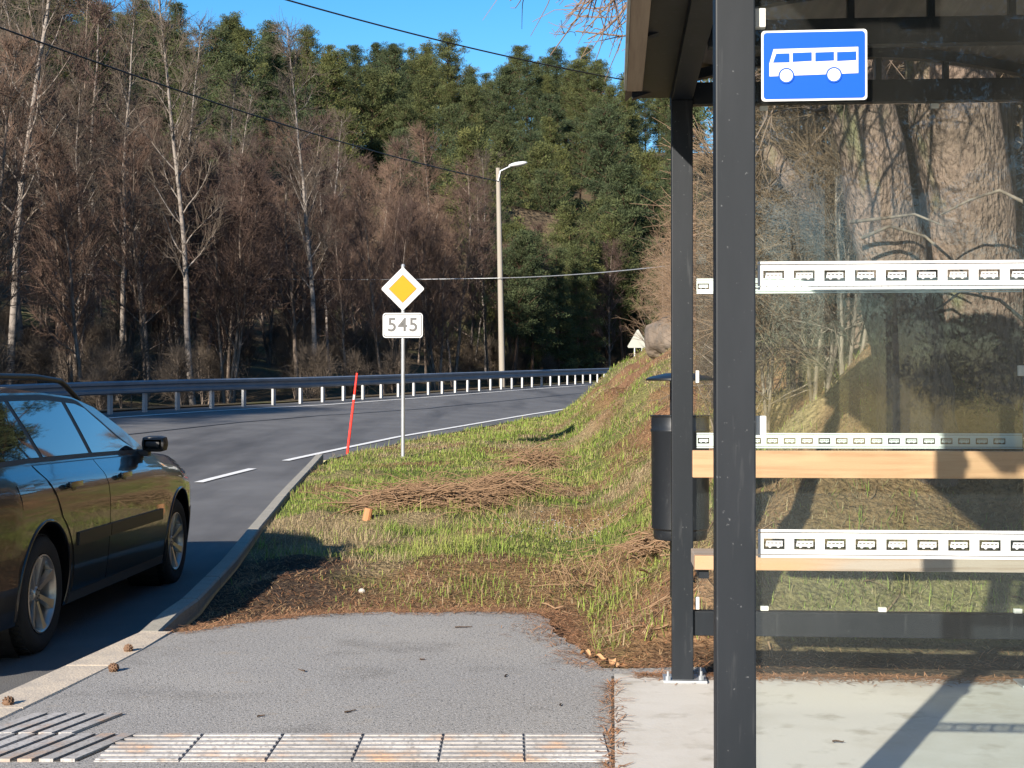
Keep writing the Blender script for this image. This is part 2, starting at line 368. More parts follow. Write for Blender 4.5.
# ---- kerbs
# one stone at a time so that joints show
kerb = None
def kerb_stones(name, y0, y1, L_, w_, topf, m, wf=None):
    V, F = [], []
    y = y0
    while y < y1:
        e = min(y+L_-.009, y1); i0 = len(V); j = (random.random()-.5)*.003
        for yy in (y, (y+e)/2, e):
            x = float(K(yy))+j; t = topf(yy)+j*.7; b_ = t-.32; ch = .012; ww = wf(yy) if wf else w_
            for p in ((x, b_), (x, t-ch), (x+ch, t), (x+ww-ch, t), (x+ww, t-ch), (x+ww, b_)): V.append((p[0], yy, p[1]))
        for s_ in (0, 1):
            for k in range(5): F.append((i0+6*s_+k, i0+6*s_+1+k, i0+6*s_+7+k, i0+6*s_+6+k))
        F.append((i0, i0+1, i0+2, i0+5)); F.append((i0+2, i0+3, i0+4, i0+5)); F.append((i0+12, i0+13, i0+14, i0+17)); F.append((i0+14, i0+15, i0+16, i0+17))
        y += L_
    me = np_mesh(name, V, [np.array(F)]); smooth(me, False); o = obj(name, me, m); o['kind'] = 'structure'; return o
kerb_stones('dropped_kerb', -22.2, 7.55, .9, .24, lambda y: .004-.0*y, kerbm, wf=lambda y: .235-.05*sst(6.8, 7.5, y))
kerb_stones('raised_kerb', 7.56, 21.6, 1.0, .115, lambda y: float(zr(K(y), y))+.12+.03*float(sst(7.5, 7.9, y))*float(1-sst(16, 21, y)), kerbg)
o = strip('gutter_joint', (-22, 22), -.05, -.002, K, groove, lift=.004)

# ---- pavement, slab
SH = Vector((.753, 6.2, 0)); SA = -R_(4.1)      # shelter frame: origin at the rear left post, turned a little
def loc2w(u, v): c, s_ = math.cos(SA), math.sin(SA); return (SH.x+u*c-v*s_, SH.y+u*s_+v*c)
def flat(name, pts, z, m, th=0):
    b = bmesh.new(); vs = [b.verts.new((x, y, z)) for x, y in pts]; f = b.faces.new(vs)
    if f.normal.z < 0: f.normal_flip()
    if th:
        r = bmesh.ops.extrude_face_region(b, geom=[f]); bmesh.ops.translate(b, vec=(0, 0, -th), verts=[v for v in r['geom'] if isinstance(v, bmesh.types.BMVert)])
        bmesh.ops.recalc_face_normals(b, faces=b.faces)
    me = bpy.data.meshes.new(name); b.to_mesh(me); b.free(); o = obj(name, me, m); o['kind'] = 'structure'; return o
slabL = [loc2w(-.30, .12), loc2w(-.30, -12)]
left = [(float(K(y))+.238, y) for y in np.arange(-22, 6.8, .8)]+[(float(K(7.0))+.22, 7.0), (float(K(7.5))+.19, 7.5)]
back = [(-1.8, 7.52), (-1.62, 7.72), (-1.4, 7.95), (-1.25, 8.08), (-1.07, 8.2), (-.8, 8.24), (-.5, 8.22), (-.3, 8.27), (-.1, 8.25), (.08, 8.26), (.17, 8.18), (.22, 7.9), (.22, 7.6), (.27, 7.35), (.34, 7.05), (.36, 6.8), (.42, 6.55), (.9, 6.56)]
bk = []
for i in range(len(back)-1):
    for t in np.linspace(0, 1, 5)[:-1]:
        x = back[i][0]*(1-t)+back[i+1][0]*t; y = back[i][1]*(1-t)+back[i+1][1]*t
        bk.append((x+(random.random()-.5)*.03, y+(random.random()-.5)*.035))
flat('pavement', left+bk+[(.9, 6.56), loc2w(.3, -12), (.9, -22)], 0, pavem)
flat('platform_slab', [loc2w(-.30, .12), loc2w(-.30, -12), loc2w(7, -12), loc2w(7, .12)], .014, slabm, .2)
flat('slab_joint', [loc2w(-.313, .12), loc2w(-.313, -12), loc2w(-.302, -12), loc2w(-.302, .12)], .004, groove)
# tactile paving: individual ribbed tiles as one surface pattern
def tactile():
    mb = MB()
    x = .345
    def tile(x0, x1, y0, y1, along='x', sh=0):
        n = 7
        if along == 'x':
            mb.box(x0+.003, x1-.003, y0, y1, -.05, .0035)
            for k in range(n):
                c = y0+(k+.5)*(y1-y0)/n; mb.box(x0+.006, x1-.006, c-.019+random.uniform(-.001, .001), c+.010, .0036, .0085, .002)
    for k in range(6): tile(.345-.30*(k+1)-(.0), .345-.30*k, 4.87, 5.27)
    return mb.build('tactile_strip', tactm)
o = tactile(); o['kind'] = 'structure'
mb = MB()
for row, (y0, y1, x0, x1) in enumerate(((4.87, 5.24, -2.12, -1.50), (5.25, 5.58, -2.12, -1.63))):
    n = int((x1-x0)/.075)
    for k in range(n):
        xc = x1-.04-k*.075; s_ = .30
        if xc+ s_*.37 < -1.0 and xc > float(K(y0))+.25-.02:
            v = [(xc-.027, y0), (xc+.022, y0), (xc+.022+s_*(y1-y0), y1), (xc-.027+s_*(y1-y0), y1)]
            mb.prism(v, -.02, .011, 'xy')
o = mb.build('tactile_guide_bars', tactm); o['kind'] = 'structure'
for (y0, y1, x0, x1) in ((4.87, 5.24, -1.86, -1.51), (5.25, 5.58, -2.0, -1.66)): flat('tactile_bed', [(x0, y0), (x1, y0), (x1+.30*(y1-y0), y1), (x0+.30*(y1-y0), y1)], .0035, groove)

# ------------------------------------------------------------------ the bus shelter
sh = empty('bus_shelter', (SH.x, SH.y, .014), SA)
tag(sh, 'dark steel bus shelter with glass panes and arched roof over the concrete slab', 'bus shelter')
pw = .093
def post(u, v, h=2.56, w_=pw, base=True):
    b = MB().box(u-w_/2, u+w_/2, v-w_/2, v+w_/2, 0, h, .004); p = b.build('post', steeld, sh)
    if base:
        q = MB().box(u-.085, u+.105, v-.08, v+.08, 0, .012, .002)
        for (a_, c_) in ((.08, -.045), (-.065, -.06), (.08, .045)):
            q.cyl((u+a_, v+c_, .012), (u+a_, v+c_, .03), .012, n=6); q.cyl((u+a_, v+c_, .03), (u+a_, v+c_, .05), .006, n=8)
        q.build('base_plate', galv, p)
    return p
W_ = 1.535; DF = -2.87
post(0, 0); post(W_, 0)
fl = empty('x'); bpy.data.objects.remove(fl)
FU = 0.0
post(FU-.018, DF); post(W_, DF)
def zrel(z): return z+CAMZ-.014
for v, s_ in ((0, 1), (-1.02, 1), (DF, 1)):
    b = MB().box(pw/2+.001 if v != -1.02 else .047, W_-pw/2-.001, v-.03, v+.03, zrel(1.287), zrel(1.384), .003)
    b.build('cross_beam', steeld, sh)
# bottom rail
MB().box(pw/2+.001, W_-pw/2-.001, -.025, .035, zrel(-1.055), zrel(-.948), .003).build('bottom_rail', steeld, sh)
for u in (0, W_):   # side beams along depth
    MB().box(u-pw/2+.001, u+pw/2-.001, DF-1.0, .18, 2.5615, 2.66, .003).build('side_beam', steeld, sh)
# arch trusses and barrel roof
uc = W_/2; RA = 2.9
def arch(u): return zrel(1.53)-( (u-uc)**2)/(2*RA)
uu = np.linspace(-.22, W_+.22, 25)
for v in (0, -1.02, DF):
    b = MB()
    for i in range(len(uu)-1):
        u0, u1 = uu[i], uu[i+1]
        pts = [(u0, arch(u0)-.045), (u1, arch(u1)-.045), (u1, arch(u1)-.001), (u0, arch(u0)-.001)]
        b.prism(pts, v-.025, v+.025, 'xz')
    b.build('roof_arch', steeld, sh)
    for u in (uc-.20, uc+.09, uc+.38):
        MB().box(u-.013, u+.013, v-.013, v+.013, zrel(1.3845), arch(u)-.044).build('strut', steeld, sh)
# corrugated sheet
nv = 0; V = []; F = []
us = np.arange(-.25, W_+.25, .0127); vs_ = [DF-1.05, .22]
n = len(us)
for k, u in enumerate(us):
    z = arch(u)+.012+.009*math.sin(u*2*math.pi/.0762)
    for v in vs_: V.append((u, v, z))
for k, u in enumerate(us):
    z = arch(u)+.016+.009*math.sin(u*2*math.pi/.0762)
    for v in vs_: V.append((u, v, z))
F = [(2*k, 2*k+1, 2*k+3, 2*k+2) for k in range(n-1)]+[(2*(n+k), 2*(n+k)+2, 2*(n+k)+3, 2*(n+k)+1) for k in range(n-1)]
obj('roof_sheet', np_mesh('roof_sheet', V, [np.array(F)]), roofm, sh)
for (u0, u1) in ((-.245, -.178), (W_+.178, W_+.245)):
    f = MB().box(u0, u1, DF-1.06, -.18, zrel(1.315), zrel(1.362), .003).build('fascia_board', woodb, sh)
    MB().box(u0-.012 if u0 < 0 else u1+.001, u0-.001 if u0 < 0 else u1+.012, DF-1.06, -.19, zrel(1.318), zrel(1.37)).build('drip_edge', galv, f)
for (u0, u1) in ((-.176, -.047), (W_+.047, W_+.176)):
    MB().box(u0, u1, DF-1.05, .10, zrel(1.345), zrel(1.353)).build('soffit', steeld, sh)
# glass and bus strips
def bus_strip(name, parent, u0, u1, z0, v, first, pitch, m, th=.0015):
    """white band with see-through boxes, each holding a small white bus"""
    H = .067; b = MB(); hz0, hz1 = z0+.0195, z0+.0455
    b.box(u0, u1, v-th, v, z0, z0+.0062); b.box(u0, u1, v-th, v, z0+.0085, hz0); b.box(u0, u1, v-th, v, hz1, z0+.0585); b.box(u0, u1, v-th, v, z0+.0608, z0+H)
    x = first; xs = [u0]
    pos = []
    while x+.05 < u1: pos.append(x); x += pitch
    hw = .0495 if pitch < .073 else .0515
    prev = u0
    for p in pos:
        b.box(prev, p, v-th, v, hz0, hz1); prev = p+hw
        a_, c_ = p+.005, p+hw-.005; L_ = c_-a_; zl = hz0+.0075
        b.box(a_, c_, v-th, v, zl, hz0+.014); b.box(a_+.0015, c_, v-th, v, hz0+.0165, hz0+.0205)
        for q in (0.03, .25, .48, .72, .94): b.box(a_+L_*q, a_+L_*q+.0022, v-th, v, hz0+.014, hz0+.0165)
        for q in (.25, .74): b.cyl((a_+L_*q, v-th, zl), (a_+L_*q, v, zl), .0036, n=10)
    b.box(prev, u1, v-th, v, hz0, hz1)
    b.box(u0, u1, v-th, v, z0+.0062, z0+.0085) if False else None
    return b.build(name, m, parent)
tealm = mat('frosted strip white', (.42, .49, .48), .6)
pl = MB().box(.062, 1.478, -.004, .004, zrel(-.942), zrel(1.282)).build('back_pane', glassf, sh)
bus_strip('bus_strip', pl, .052+.012, 1.47, zrel(.452), -.0065, .068, .0752, tealm)
bus_strip('bus_strip', pl, .052+.012, 1.47, zrel(-.230), -.0065, .068, .0752, tealm)
pf = MB().box(FU+.032, 1.478, DF-.004, DF+.004, .30, zrel(1.282)).build('front_pane', glassf, sh)
bus_strip('bus_strip', pf, FU+.037, 1.47, zrel(.2525), DF-.0065, FU+.050, .0716, signw)
bus_strip('bus_strip', pf, FU+.037, 1.47, zrel(-.3835), DF-.0065, FU+.050, .0716, signw)
MB().box(FU+.05, W_-.048, DF-.02, DF+.02, .20, .29).build('front_rail', steeld, sh)
def clip(u, v, z, w_=.034, h=.045):
    MB().box(u-w_/2, u+w_/2, v-.012, v+.012, z-h/2, z+h/2, .003).build('glass_clip', whitep, sh)
for z in (.90, -.07): clip(FU+.044, DF, zrel(z), .026, .046)
clip(1.47, -.0, zrel(.11), .034, .045)
for z in (.085, -.915): clip(.066, 0, zrel(z), .018, .055)
for u in (.36, .87, 1.45): clip(u, 0, zrel(-.935), .035, .02)
clip(.36, 0, zrel(1.27), .035, .02); clip(1.1, 0, zrel(1.27), .035, .02)
# bench fixed to the shelter
bn = empty('bench', (SH.x, SH.y, .014), SA); tag(bn, 'slatted pine bench with one back rail fixed along the rear glass of the shelter', 'bench')
MB().box(.037, W_+.03, -.16, -.115, zrel(-.352), zrel(-.235), .004).build('backrest', woodf, bn)
MB().box(.03, W_+.05, -.43, -.15, zrel(-.716), zrel(-.657), .004).build('seat', woodw, bn)
for u in (.07, W_-.07):
    MB().box(u-.02, u+.02, -.40, -.005, zrel(-.755), zrel(-.7165)).build('bracket', steeld, bn); MB().box(u-.02, u+.02, -.113, -.005, zrel(-.32), zrel(-.26)).build('bracket', steeld, bn)
# bus stop sign
su0, su1, sz0, sz1 = .042, .042+.2445, zrel(.692), zrel(.858)
def rrect(x0, x1, z0, z1, r, n=5):
    P = []
    for cx_, cz_, a0 in ((x1-r, z1-r, 0), (x0+r, z1-r, 90), (x0+r, z0+r, 180), (x1-r, z0+r, 270)):
        for k in range(n+1): t = R_(a0+90*k/n); P.append((cx_+r*math.cos(t), cz_+r*math.sin(t)))
    return P
fx, fy = loc2w(0, DF-.05)
sg = empty('bus_stop_sign', (fx, fy, .014), SA-R_(.6)); tag(sg, 'blue rectangular sign with white bus symbol beside the front post of the shelter', 'road sign')
MB().prism(rrect(su0, su1, sz0, sz1, .008), 0, .003).build('plate', signw, sg)
MB().prism(rrect(su0+.005, su1-.005, sz0+.005, sz1-.005, .008), -.0012, -.0002).build('blue_field', signb, sg)
sw, shh = su1-su0, sz1-sz0
def sx(t): return su0+sw*t
def sz(t): return sz1-shh*t
b = MB()   # bus silhouette from photo fractions (x right, y down)
b.prism([(sx(.075), sz(.65)), (sx(.075), sz(.47)), (sx(.115), sz(.265)), (sx(.915), sz(.255)), (sx(.915), sz(.625))], -.0024, -.0014)
b.build('bus_symbol', signw, sg)
b = MB()
b.prism([(sx(.11), sz(.455)), (sx(.14), sz(.33)), (sx(.265), sz(.33)), (sx(.265), sz(.455))], -.0036, -.0026)
for a_, c_ in ((.295, .475), (.51, .685), (.715, .895)): b.prism([(sx(a_), sz(.45)), (sx(a_), sz(.325)), (sx(c_), sz(.32)), (sx(c_), sz(.44))], -.0036, -.0026)
for c_ in (.235, .685): b.cyl((sx(c_), -.0026, sz(.645)), (sx(c_), -.0036, sz(.645)), .0185, n=24)
b.build('window_marks', signb, sg)
for c_ in (.235, .685): MB().cyl((sx(c_), -.0038, sz(.645)), (sx(c_), -.0046, sz(.645)), .0150, n=24).build('wheel_mark', signw, sg)
for z in (sz0+.04, sz1-.04): MB().box(.048, .10, .0035, .012, z-.01, z+.01).build('bracket', galv, sg)

# ------------------------------------------------------------------ litter bin behind the rear left post
bx, by = (680-512)/1400*7.3, 7.3
bn2 = empty('litter_bin', (bx, by, .0)); tag(bn2, 'black round litter bin with flat lid behind the rear left shelter post', 'litter bin')
zt = CAMZ-.10; zb_ = CAMZ-.745
MB().lathe([(.001, zb_), (.132, zb_), (.140, zb_+.012), (.140, zb_+.05), (.149, zb_+.06), (.150, zt-.09), (.154, zt-.085), (.154, zt-.075), (.150, zt-.07), (.150, zt-.01), (.156, zt-.004), (.156, zt), (.142, zt), (.138, zt-.03), (.138, zb_+.03), (.001, zb_+.02)], 40).build('drum', binm, bn2, True)
zl = CAMZ+.088
MB().lathe([(.001, zl+.035), (.08, zl+.030), (.15, zl+.014), (.178, zl+.002), (.178, zl-.008), (.15, zl-.004), (.08, zl+.004), (.001, zl+.01)], 40).build('lid', binm, bn2, True)
MB().box(-.03, .03, .16, .21, -.3, zl+.02, .003).build('pole', steeld, bn2)
for y0, z0 in ((.06, zl), (.13, zt-.2), (.13, zb_+.1)): MB().box(-.02, .02, y0, .175, z0, z0+.03).build('bracket', steeld, bn2)

# ------------------------------------------------------------------ signs on the verge
def P3(px, py, d): return Vector(((px-512)/1400*d, d, CAMZ+(396-py)/1400*d))
d = 22.0; px = 403
x = (px-512)/1400*d; zg = float(bank(x, d))
rs = empty('road_sign', (x, d, zg-.05), R_(-2)); tag(rs, 'grey pole with yellow and white priority diamond above a white 545 plate', 'road sign')
top = CAMZ+(396-266)/1400*d-zg+.05
MB().cyl((0, 0, 0), (0, 0, top), .030, n=16).cyl((0, 0, top), (0, 0, top+.03), .036, .02, 16).build('pole', galv, rs, True)
zc = CAMZ+(396-289)/1400*d-zg+.05
def diamond(h, r=.03):
    P = []
    for a0, (cx_, cz_) in ((-45, (h-r*1.414, 0)), (45, (0, h-r*1.414)), (135, (-h+r*1.414, 0)), (225, (0, -h+r*1.414))):
        for k in range(5): t = R_(a0+90*k/4); P.append((cx_+r*math.cos(t), zc+cz_+r*math.sin(t)))
    return P
MB().prism(diamond(.345), -.045, -.04).build('diamond_plate', signw, rs)
MB().prism(diamond(.225, .012), -.0475, -.0455).build('line_border', signk, rs)
MB().prism(diamond(.215, .012), -.050, -.048).build('yellow_field', signy, rs)
zp = CAMZ+(396-325.5)/1400*d-zg+.05
MB().prism(rrect(-.315, .315, zp-.195, zp+.195, .05), -.045, -.04).build('number_plate', signw, rs)
b = MB(); O = rrect(-.300, .300, zp-.180, zp+.180, .04); I = rrect(-.289, .289, zp-.169, zp+.169, .033)
for i in range(len(O)):
    j = (i+1) % len(O)
    q = [b.b.verts.new((p[0], -.0462, p[1])) for p in (O[i], O[j], I[j], I[i])]; b.b.faces.new(q)
b.build('plate_border', signk, rs)
tcu = bpy.data.curves.new('t', 'FONT'); tcu.body = '545'; tcu.size = .30; tcu.align_x = 'CENTER'; tcu.align_y = 'CENTER'; tcu.extrude = .001; tcu.space_character = 1.12; tcu.offset = .004
to = bpy.data.objects.new('t', tcu); S.collection.objects.link(to); bpy.context.view_layer.update()
me = bpy.data.meshes.new_from_object(to.evaluated_get(bpy.context.evaluated_depsgraph_get())); bpy.data.objects.remove(to)
o = obj('digits', me, mat('sign grey digits', (.06, .06, .06), .5), rs, (0, -.0475, zp)); o.rotation_euler = (R_(90), 0, 0)
for z in (zc+.15, zc-.15, zp+.1, zp-.1): MB().box(-.05, .05, -.0395, -.02, z-.015, z+.015).build('clamp', galv, rs)
# red marker pole
d = 23.3; p0 = P3(347, 450, d); p1 = P3(357, 373, d); p0.z = float(bank(p0.x, d))-.03
mk = empty('snow_marker', p0); tag(mk, 'thin red leaning snow pole by the kerb end', 'snow pole')
v = p1-p0
MB().cyl((0, 0, 0), v*.68, .022, .020, 10).build('shaft', redp, mk); MB().cyl(v*.68, v*.74, .0205, .020, 10).build('white_band', signw, mk); MB().cyl(v*.74, v, .020, .016, 10).build('tip', redp, mk)
# back of warning triangle far down the road
d = 54; c = P3(638, 340, d); zg = float(bank(c.x, d))
wt = empty('warning_sign', (c.x, d, zg-.1)); tag(wt, 'grey back of a triangular warning sign beyond the rock', 'road sign')
h = c.z-zg+.1
MB().prism([(-.37, h-.30), (.37, h-.30), (.40, h-.24), (.03, h+.40), (-.03, h+.40), (-.40, h-.24)], .04, .045).build('plate', mat('sign back', (.30, .31, .28), .6), wt)
for x0 in (-.12, .16): MB().cyl((x0, .08, 0), (x0, .08, h+.1), .03, n=8).build('pole', galv, wt)

# ------------------------------------------------------------------ guardrail
gr = empty('guardrail', (0, 0, 0)); tag(gr, 'long grey steel guardrail on short posts along the outside of the bend', 'guardrail')
yy = np.concatenate([np.arange(-20, 100, .5), np.arange(100, 106, .25)]); prof = [(0, .46), (.045, .49), (.045, .55), (0, .585), (-.002, .615), (0, .645), (.045, .68), (.045, .74), (0, .77)]
V, F = [], []; m_ = len(prof)
for i, y in enumerate(yy):
    x = float(Rl(y)); t = Vector((float(Rl(y+.5)-Rl(y-.5)), 1)).normalized(); nx, ny = t.y, -t.x; z = float(zr(x, min(y, 90)))
    for k in range(2):
        for (o_, h) in prof: V.append((x+(o_+.0-k*.004)*nx, y+(o_-k*.004)*ny, z+h))
    if i:
        a_ = (i-1)*2*m_; c_ = i*2*m_
        for s_ in (0, m_):
            for k in range(m_-1): F.append((a_+s_+k, a_+s_+k+1, c_+s_+k+1, c_+s_+k))
bm_ = np_mesh('beam', V, [np.array(F)]); smooth(bm_, False); obj('beam', bm_, galvd, gr)
# posts every 2 m of arc
arc = [(float(Rl(y)), y) for y in np.arange(-18, 105, .05)]; acc = 0; last = arc[0]; pts = []
for p in arc[1:]:
    acc += math.hypot(p[0]-last[0], p[1]-last[1])
    if acc > 1.42: pts.append((p, Vector((p[0]-last[0], p[1]-last[1])).normalized())); acc = 0
    last = p
postm = MB().box(-.06, .06, -.035, .035, -.4, .70).b; pme = bpy.data.meshes.new('post'); postm.to_mesh(pme); pme.materials.append(mat('rail post zinc', (.34, .35, .36), .5, metal=.2))
for (p, t) in pts[:100]:
    o = obj('post', pme, None, gr, (p[0]-.075*t.y, p[1]+.075*t.x, float(zr(p[0], min(p[1], 90)))), math.atan2(t.y, t.x)); 
# ------------------------------------------------------------------ street lamp and wires
d = 60.5; p = P3(502.5, 386, d); zg = float(zr(p.x, d)); topz = CAMZ+(396-167)/1400*d
lp = empty('street_lamp', (p.x, d+.2, zg-.5)); tag(lp, 'tall grey pole with curved arm lamp standing behind the guardrail', 'street lamp')
Hh = topz-zg+.5; lean = (498.5-503)/1400*d
MB().cyl((0, 0, 0), (lean, 0, Hh), .135, .095, 16).build('pole', polec, lp, True)
hx = (526-498)/1400*d
V, F = tubes([(np.array([[lean, -.1, Hh-.6], [lean+.1, -.1, Hh-.15], [lean+.45, -.1, Hh+.02], [lean+hx-.45, -.1, Hh+.12]]), np.array([.04, .04, .035, .035]), 8)]); obj('arm', np_mesh('arm', V, F), galv, lp)
b = MB(); g = bmesh.ops.create_uvsphere(b.b, u_segments=16, v_segments=10, radius=1)
bmesh.ops.transform(b.b, matrix=Matrix.Translation((lean+hx-.35, -.1, Hh+.15)) @ Matrix.Rotation(R_(-10), 4, 'Y') @ Matrix.Diagonal((.42, .16, .10, 1)), verts=g['verts'])
hd = b.build('lamp_head', mat('lamp shell', (.55, .56, .57), .4), lp, True)
def wire(name, a_, b_, sag, r, label):
    n = 40; P = [a_.lerp(b_, t)-Vector((0, 0, sag*4*t*(1-t))) for t in np.linspace(0, 1, n)]
    V, F = tubes([(np.array(P), np.full(n, r), 6)]); o = obj(name, np_mesh(name, V, F), cablem); tag(o, label, 'cable', 'overhead cables'); return o
tp = P3(498, 181, 60.4)
mid = P3(235, 128, 42.0)
wire('overhead_cable', tp, P3(-60, 5, 31), .35, .022, 'black cable rising from the street lamp pole to the upper left of the photo')
wire('overhead_cable', P3(262, -8, 26), P3(640, 82, 34), .12, .016, 'thick black cable crossing the sky towards the tree above the shelter')
wire('overhead_cable', P3(500, 278, 60.5), P3(700, 262, 48), .1, .020, 'thin pale cable running right from the lamp pole to the bank').data.materials[0] = galv
wire('overhead_cable', P3(500, 278, 60.5), P3(-40, 268, 66), .25, .014, 'thin pale cable running left from the lamp pole through the wood').data.materials[0] = galv

# ------------------------------------------------------------------ the car (x forward, y right, z up) then turned into place
CX = ([-1.10, -1.06, -1.0, -.8, -.4, 2.4, 2.9, 3.2, 3.45, 3.58, 3.66], [.72, .77, .80, .845, .885, .90, .885, .85, .78, .70, .60])
ZB = ([-1.10, -.9, 0, 1, 2.0, 2.35, 2.8, 3.2, 3.45, 3.58, 3.66], [.90, 1.015, 1.02, 1.01, .995, .98, .945, .885, .815, .73, .60])
ZT = ([-1.10, -1.06, -1.0, -.90, -.72, -.4, .1, .7, 1.2, 1.55, 1.9, 2.2, 2.35], [.90, 1.03, 1.10, 1.26, 1.355, 1.385, 1.405, 1.41, 1.385, 1.315, 1.18, 1.035, .975])
cw = lambda x: float(np.interp(x, *CX)); zbt = lambda x: float(np.interp(x, *ZB))
def ztp(x): return max(float(np.interp(x, *ZT)), zbt(x)+.0) if x < 2.35 else zbt(x)
TP = ([0, .10, .25, .42, .58, .70, .80, .88, .94, 1.0], [.945, .968, .985, .997, 1.0, 1.0, .990, .962, .912, .868])
def side(x, z, off=0.):
    zb0 = zbt(x)
    if z <= zb0: t = (z-.2)/(zb0-.2); y = cw(x)*float(np.interp(t, *TP))
    else: y = cw(x)*.868-.44*(z-zb0)-.10*(z-zb0)**2
    return y+off
xs = np.unique(np.concatenate([np.linspace(-1.10, -.7, 9), np.linspace(-.7, 3.2, 53), np.linspace(3.2, 3.66, 12)]))
tl = np.linspace(0, 1, 19); tu = np.linspace(0, 1, 9)[1:]; tt = np.linspace(0, 1, 9)[1:]
rows = []
for x in xs:
    half = []; zb0, zt0 = zbt(x), ztp(x)
    for t in tl: z = .2+(zb0-.2)*t; half.append((side(x, z), z))
    for t in tu:
        z = zb0+(zt0-zb0)*t
        yv = side(x, z) if zt0 > zb0+.005 else side(x, zb0)-.012*t
        half.append((yv, z+(0 if zt0 > zb0+.005 else .010*t)))
    ye, ze = half[-1]; crown = .055 if x < 2.0 else .05
    for t in tt: half.append((ye*(1-t), ze+crown*math.sin(t*math.pi/2)))
    rows.append(half)
b = bmesh.new(); R2 = []
for x, half in zip(xs, rows):
    r = [b.verts.new((x, y, z)) for y, z in half]
    l = [b.verts.new((x, -y, z)) for y, z in half[:-1]][::-1]
    R2.append(r+l)
for i in range(len(R2)-1):
    n = len(R2[i])
    for k in range(n): b.faces.new((R2[i][k], R2[i][(k+1) % n], R2[i+1][(k+1) % n], R2[i+1][k]))
b.faces.new(R2[0]); b.faces.new(R2[-1][::-1]); bmesh.ops.recalc_face_normals(b, faces=b.faces)
me = bpy.data.meshes.new('body'); b.to_mesh(me); b.free()
car = empty('parked_car', (-3.40, 7.62, -.12), R_(90-1.3))
tag(car, 'dark grey estate car with roof rails parked at the kerb', 'car')
MIR = Matrix.Diagonal((1, -1, 1, 1))
body = obj('body', me, paint, car)
# wheel arches cut with cylinders
cb = MB()
for xw in (0, 2.755):
    for s_ in (1, -1): cb.cyl((xw, s_*.58, .33), (xw, s_*1.1, .33), .375, n=48)
cut = cb.build('cutter', None)
cut.parent = car
md = body.modifiers.new('b', 'BOOLEAN'); md.object = cut; md.operation = 'DIFFERENCE'; md.solver = 'EXACT'
bpy.context.view_layer.update()
dg = bpy.context.evaluated_depsgraph_get(); me2 = bpy.data.meshes.new_from_object(body.evaluated_get(dg)); body.modifiers.clear(); body.data = me2
me2.materials.clear(); me2.materials.append(paint); smooth(me2)
try: me2.set_sharp_from_angle(angle=R_(42))
except Exception: pass
bpy.data.objects.remove(cut)
for xw in (0, 2.755):
    for s_ in (1, -1):
        MB().lathe([(.001, s_*.575), (.373, s_*.575), (.373, s_*.80)], 40, 'x', Matrix.Translation((xw, 0, .33)) @ Matrix.Rotation(R_(90), 4, 'Z')).build('wheel_well', trimk, car)
def patch1(name, s_, xl, xr, z0, z1, off, m, parent, nu=14, nv_=10, rim=.012):
    """patch of one body side between curves xl(v), xr(v) and z0(x), z1(x)"""
    V, F = [], []; i0 = 0
    for lay in (0, 1):
        for j in range(nv_+1):
            v_ = j/nv_; a_, c_ = xl(v_), xr(v_)
            for i in range(nu+1):
                x = a_+(c_-a_)*i/nu; z = z0(x)+(z1(x)-z0(x))*v_
                V.append((x, s_*side(x, z, off-lay*rim), z))
    N = (nu+1)*(nv_+1)
    for j in range(nv_):
        for i in range(nu):
            q = i0+j*(nu+1)+i; F.append((q, q+1, q+nu+2, q+nu+1) if s_ < 0 else (q, q+nu+1, q+nu+2, q+1))
    ring = [i for i in range(nu+1)]+[j*(nu+1)+nu for j in range(1, nv_+1)]+[nv_*(nu+1)+i for i in range(nu-1, -1, -1)]+[j*(nu+1) for j in range(nv_-1, 0, -1)]
    for k in range(len(ring)):
        p_, q = i0+ring[k], i0+ring[(k+1) % len(ring)]; F.append((p_, q, q+N, p_+N) if s_ > 0 else (q, p_, p_+N, q+N))
    me = np_mesh(name, V, [np.array(F)]); smooth(me)
    try: me.set_sharp_from_angle(angle=R_(50))
    except Exception: pass
    return obj(name, me, m, parent)
def patch(name, xl, xr, z0, z1, off, m, parent, nu=14, nv_=10, rim=.012):
    return {s_: patch1(name, s_, xl, xr, z0, z1, off, m, parent[s_] if isinstance(parent, dict) else parent, nu, nv_, rim) for s_ in (1, -1)}
C_ = lambda c: (lambda *_: c)
def arcx(z, rr=.425): return math.sqrt(max(rr*rr-(z-.33)**2, 0)) if abs(z-.33) < rr else 0
def rd_l(v): z = .27+(1.0-.27)*v; return max(.05+.30*(1-v)*0, arcx(z, .44)) if z < .72 else max(.02, .215-(z-.72)*.62)
zbel = lambda x: zbt(x)-.012
patch('door_seal', lambda v: rd_l(v)-.007, C_(2.262), C_(.262), lambda x: zbt(x)-.006, .0012, black, car, 40, 30, .004)
rdoor = patch('rear_door', rd_l, C_(1.044), C_(.27), zbel, .0045, paint, car, 24, 30)
fdoor = patch('front_door', C_(1.056), lambda v: 2.252-.0*v, C_(.27), zbel, .0045, paint, car, 24, 30)
# windows: black surround, then glass
def ztw(x): return ztp(x)-.045
patch('window_surround', lambda v: -.80+.10*v, lambda v: 2.22-.93*v**1.2, lambda x: zbt(x)+.004, lambda x: ztp(x)-.012, .0015, trimk, car, 60, 14, .006)
def zlo(x): return zbt(x)+.030
patch('rear_quarter_window', lambda v: -.76+.16*v, lambda v: .20-.13*v, zlo, ztw, .004, glassd, car, 14, 10, .004)
patch('rear_door_window', lambda v: .26-.13*v, lambda v: 1.03-.06*v, zlo, ztw, .004, glassd, car, 16, 10, .004)
patch('front_door_window', lambda v: 1.10-.06*v, lambda v: 2.12-.78*v, zlo, ztw, .004, glassd, car, 20, 10, .004)
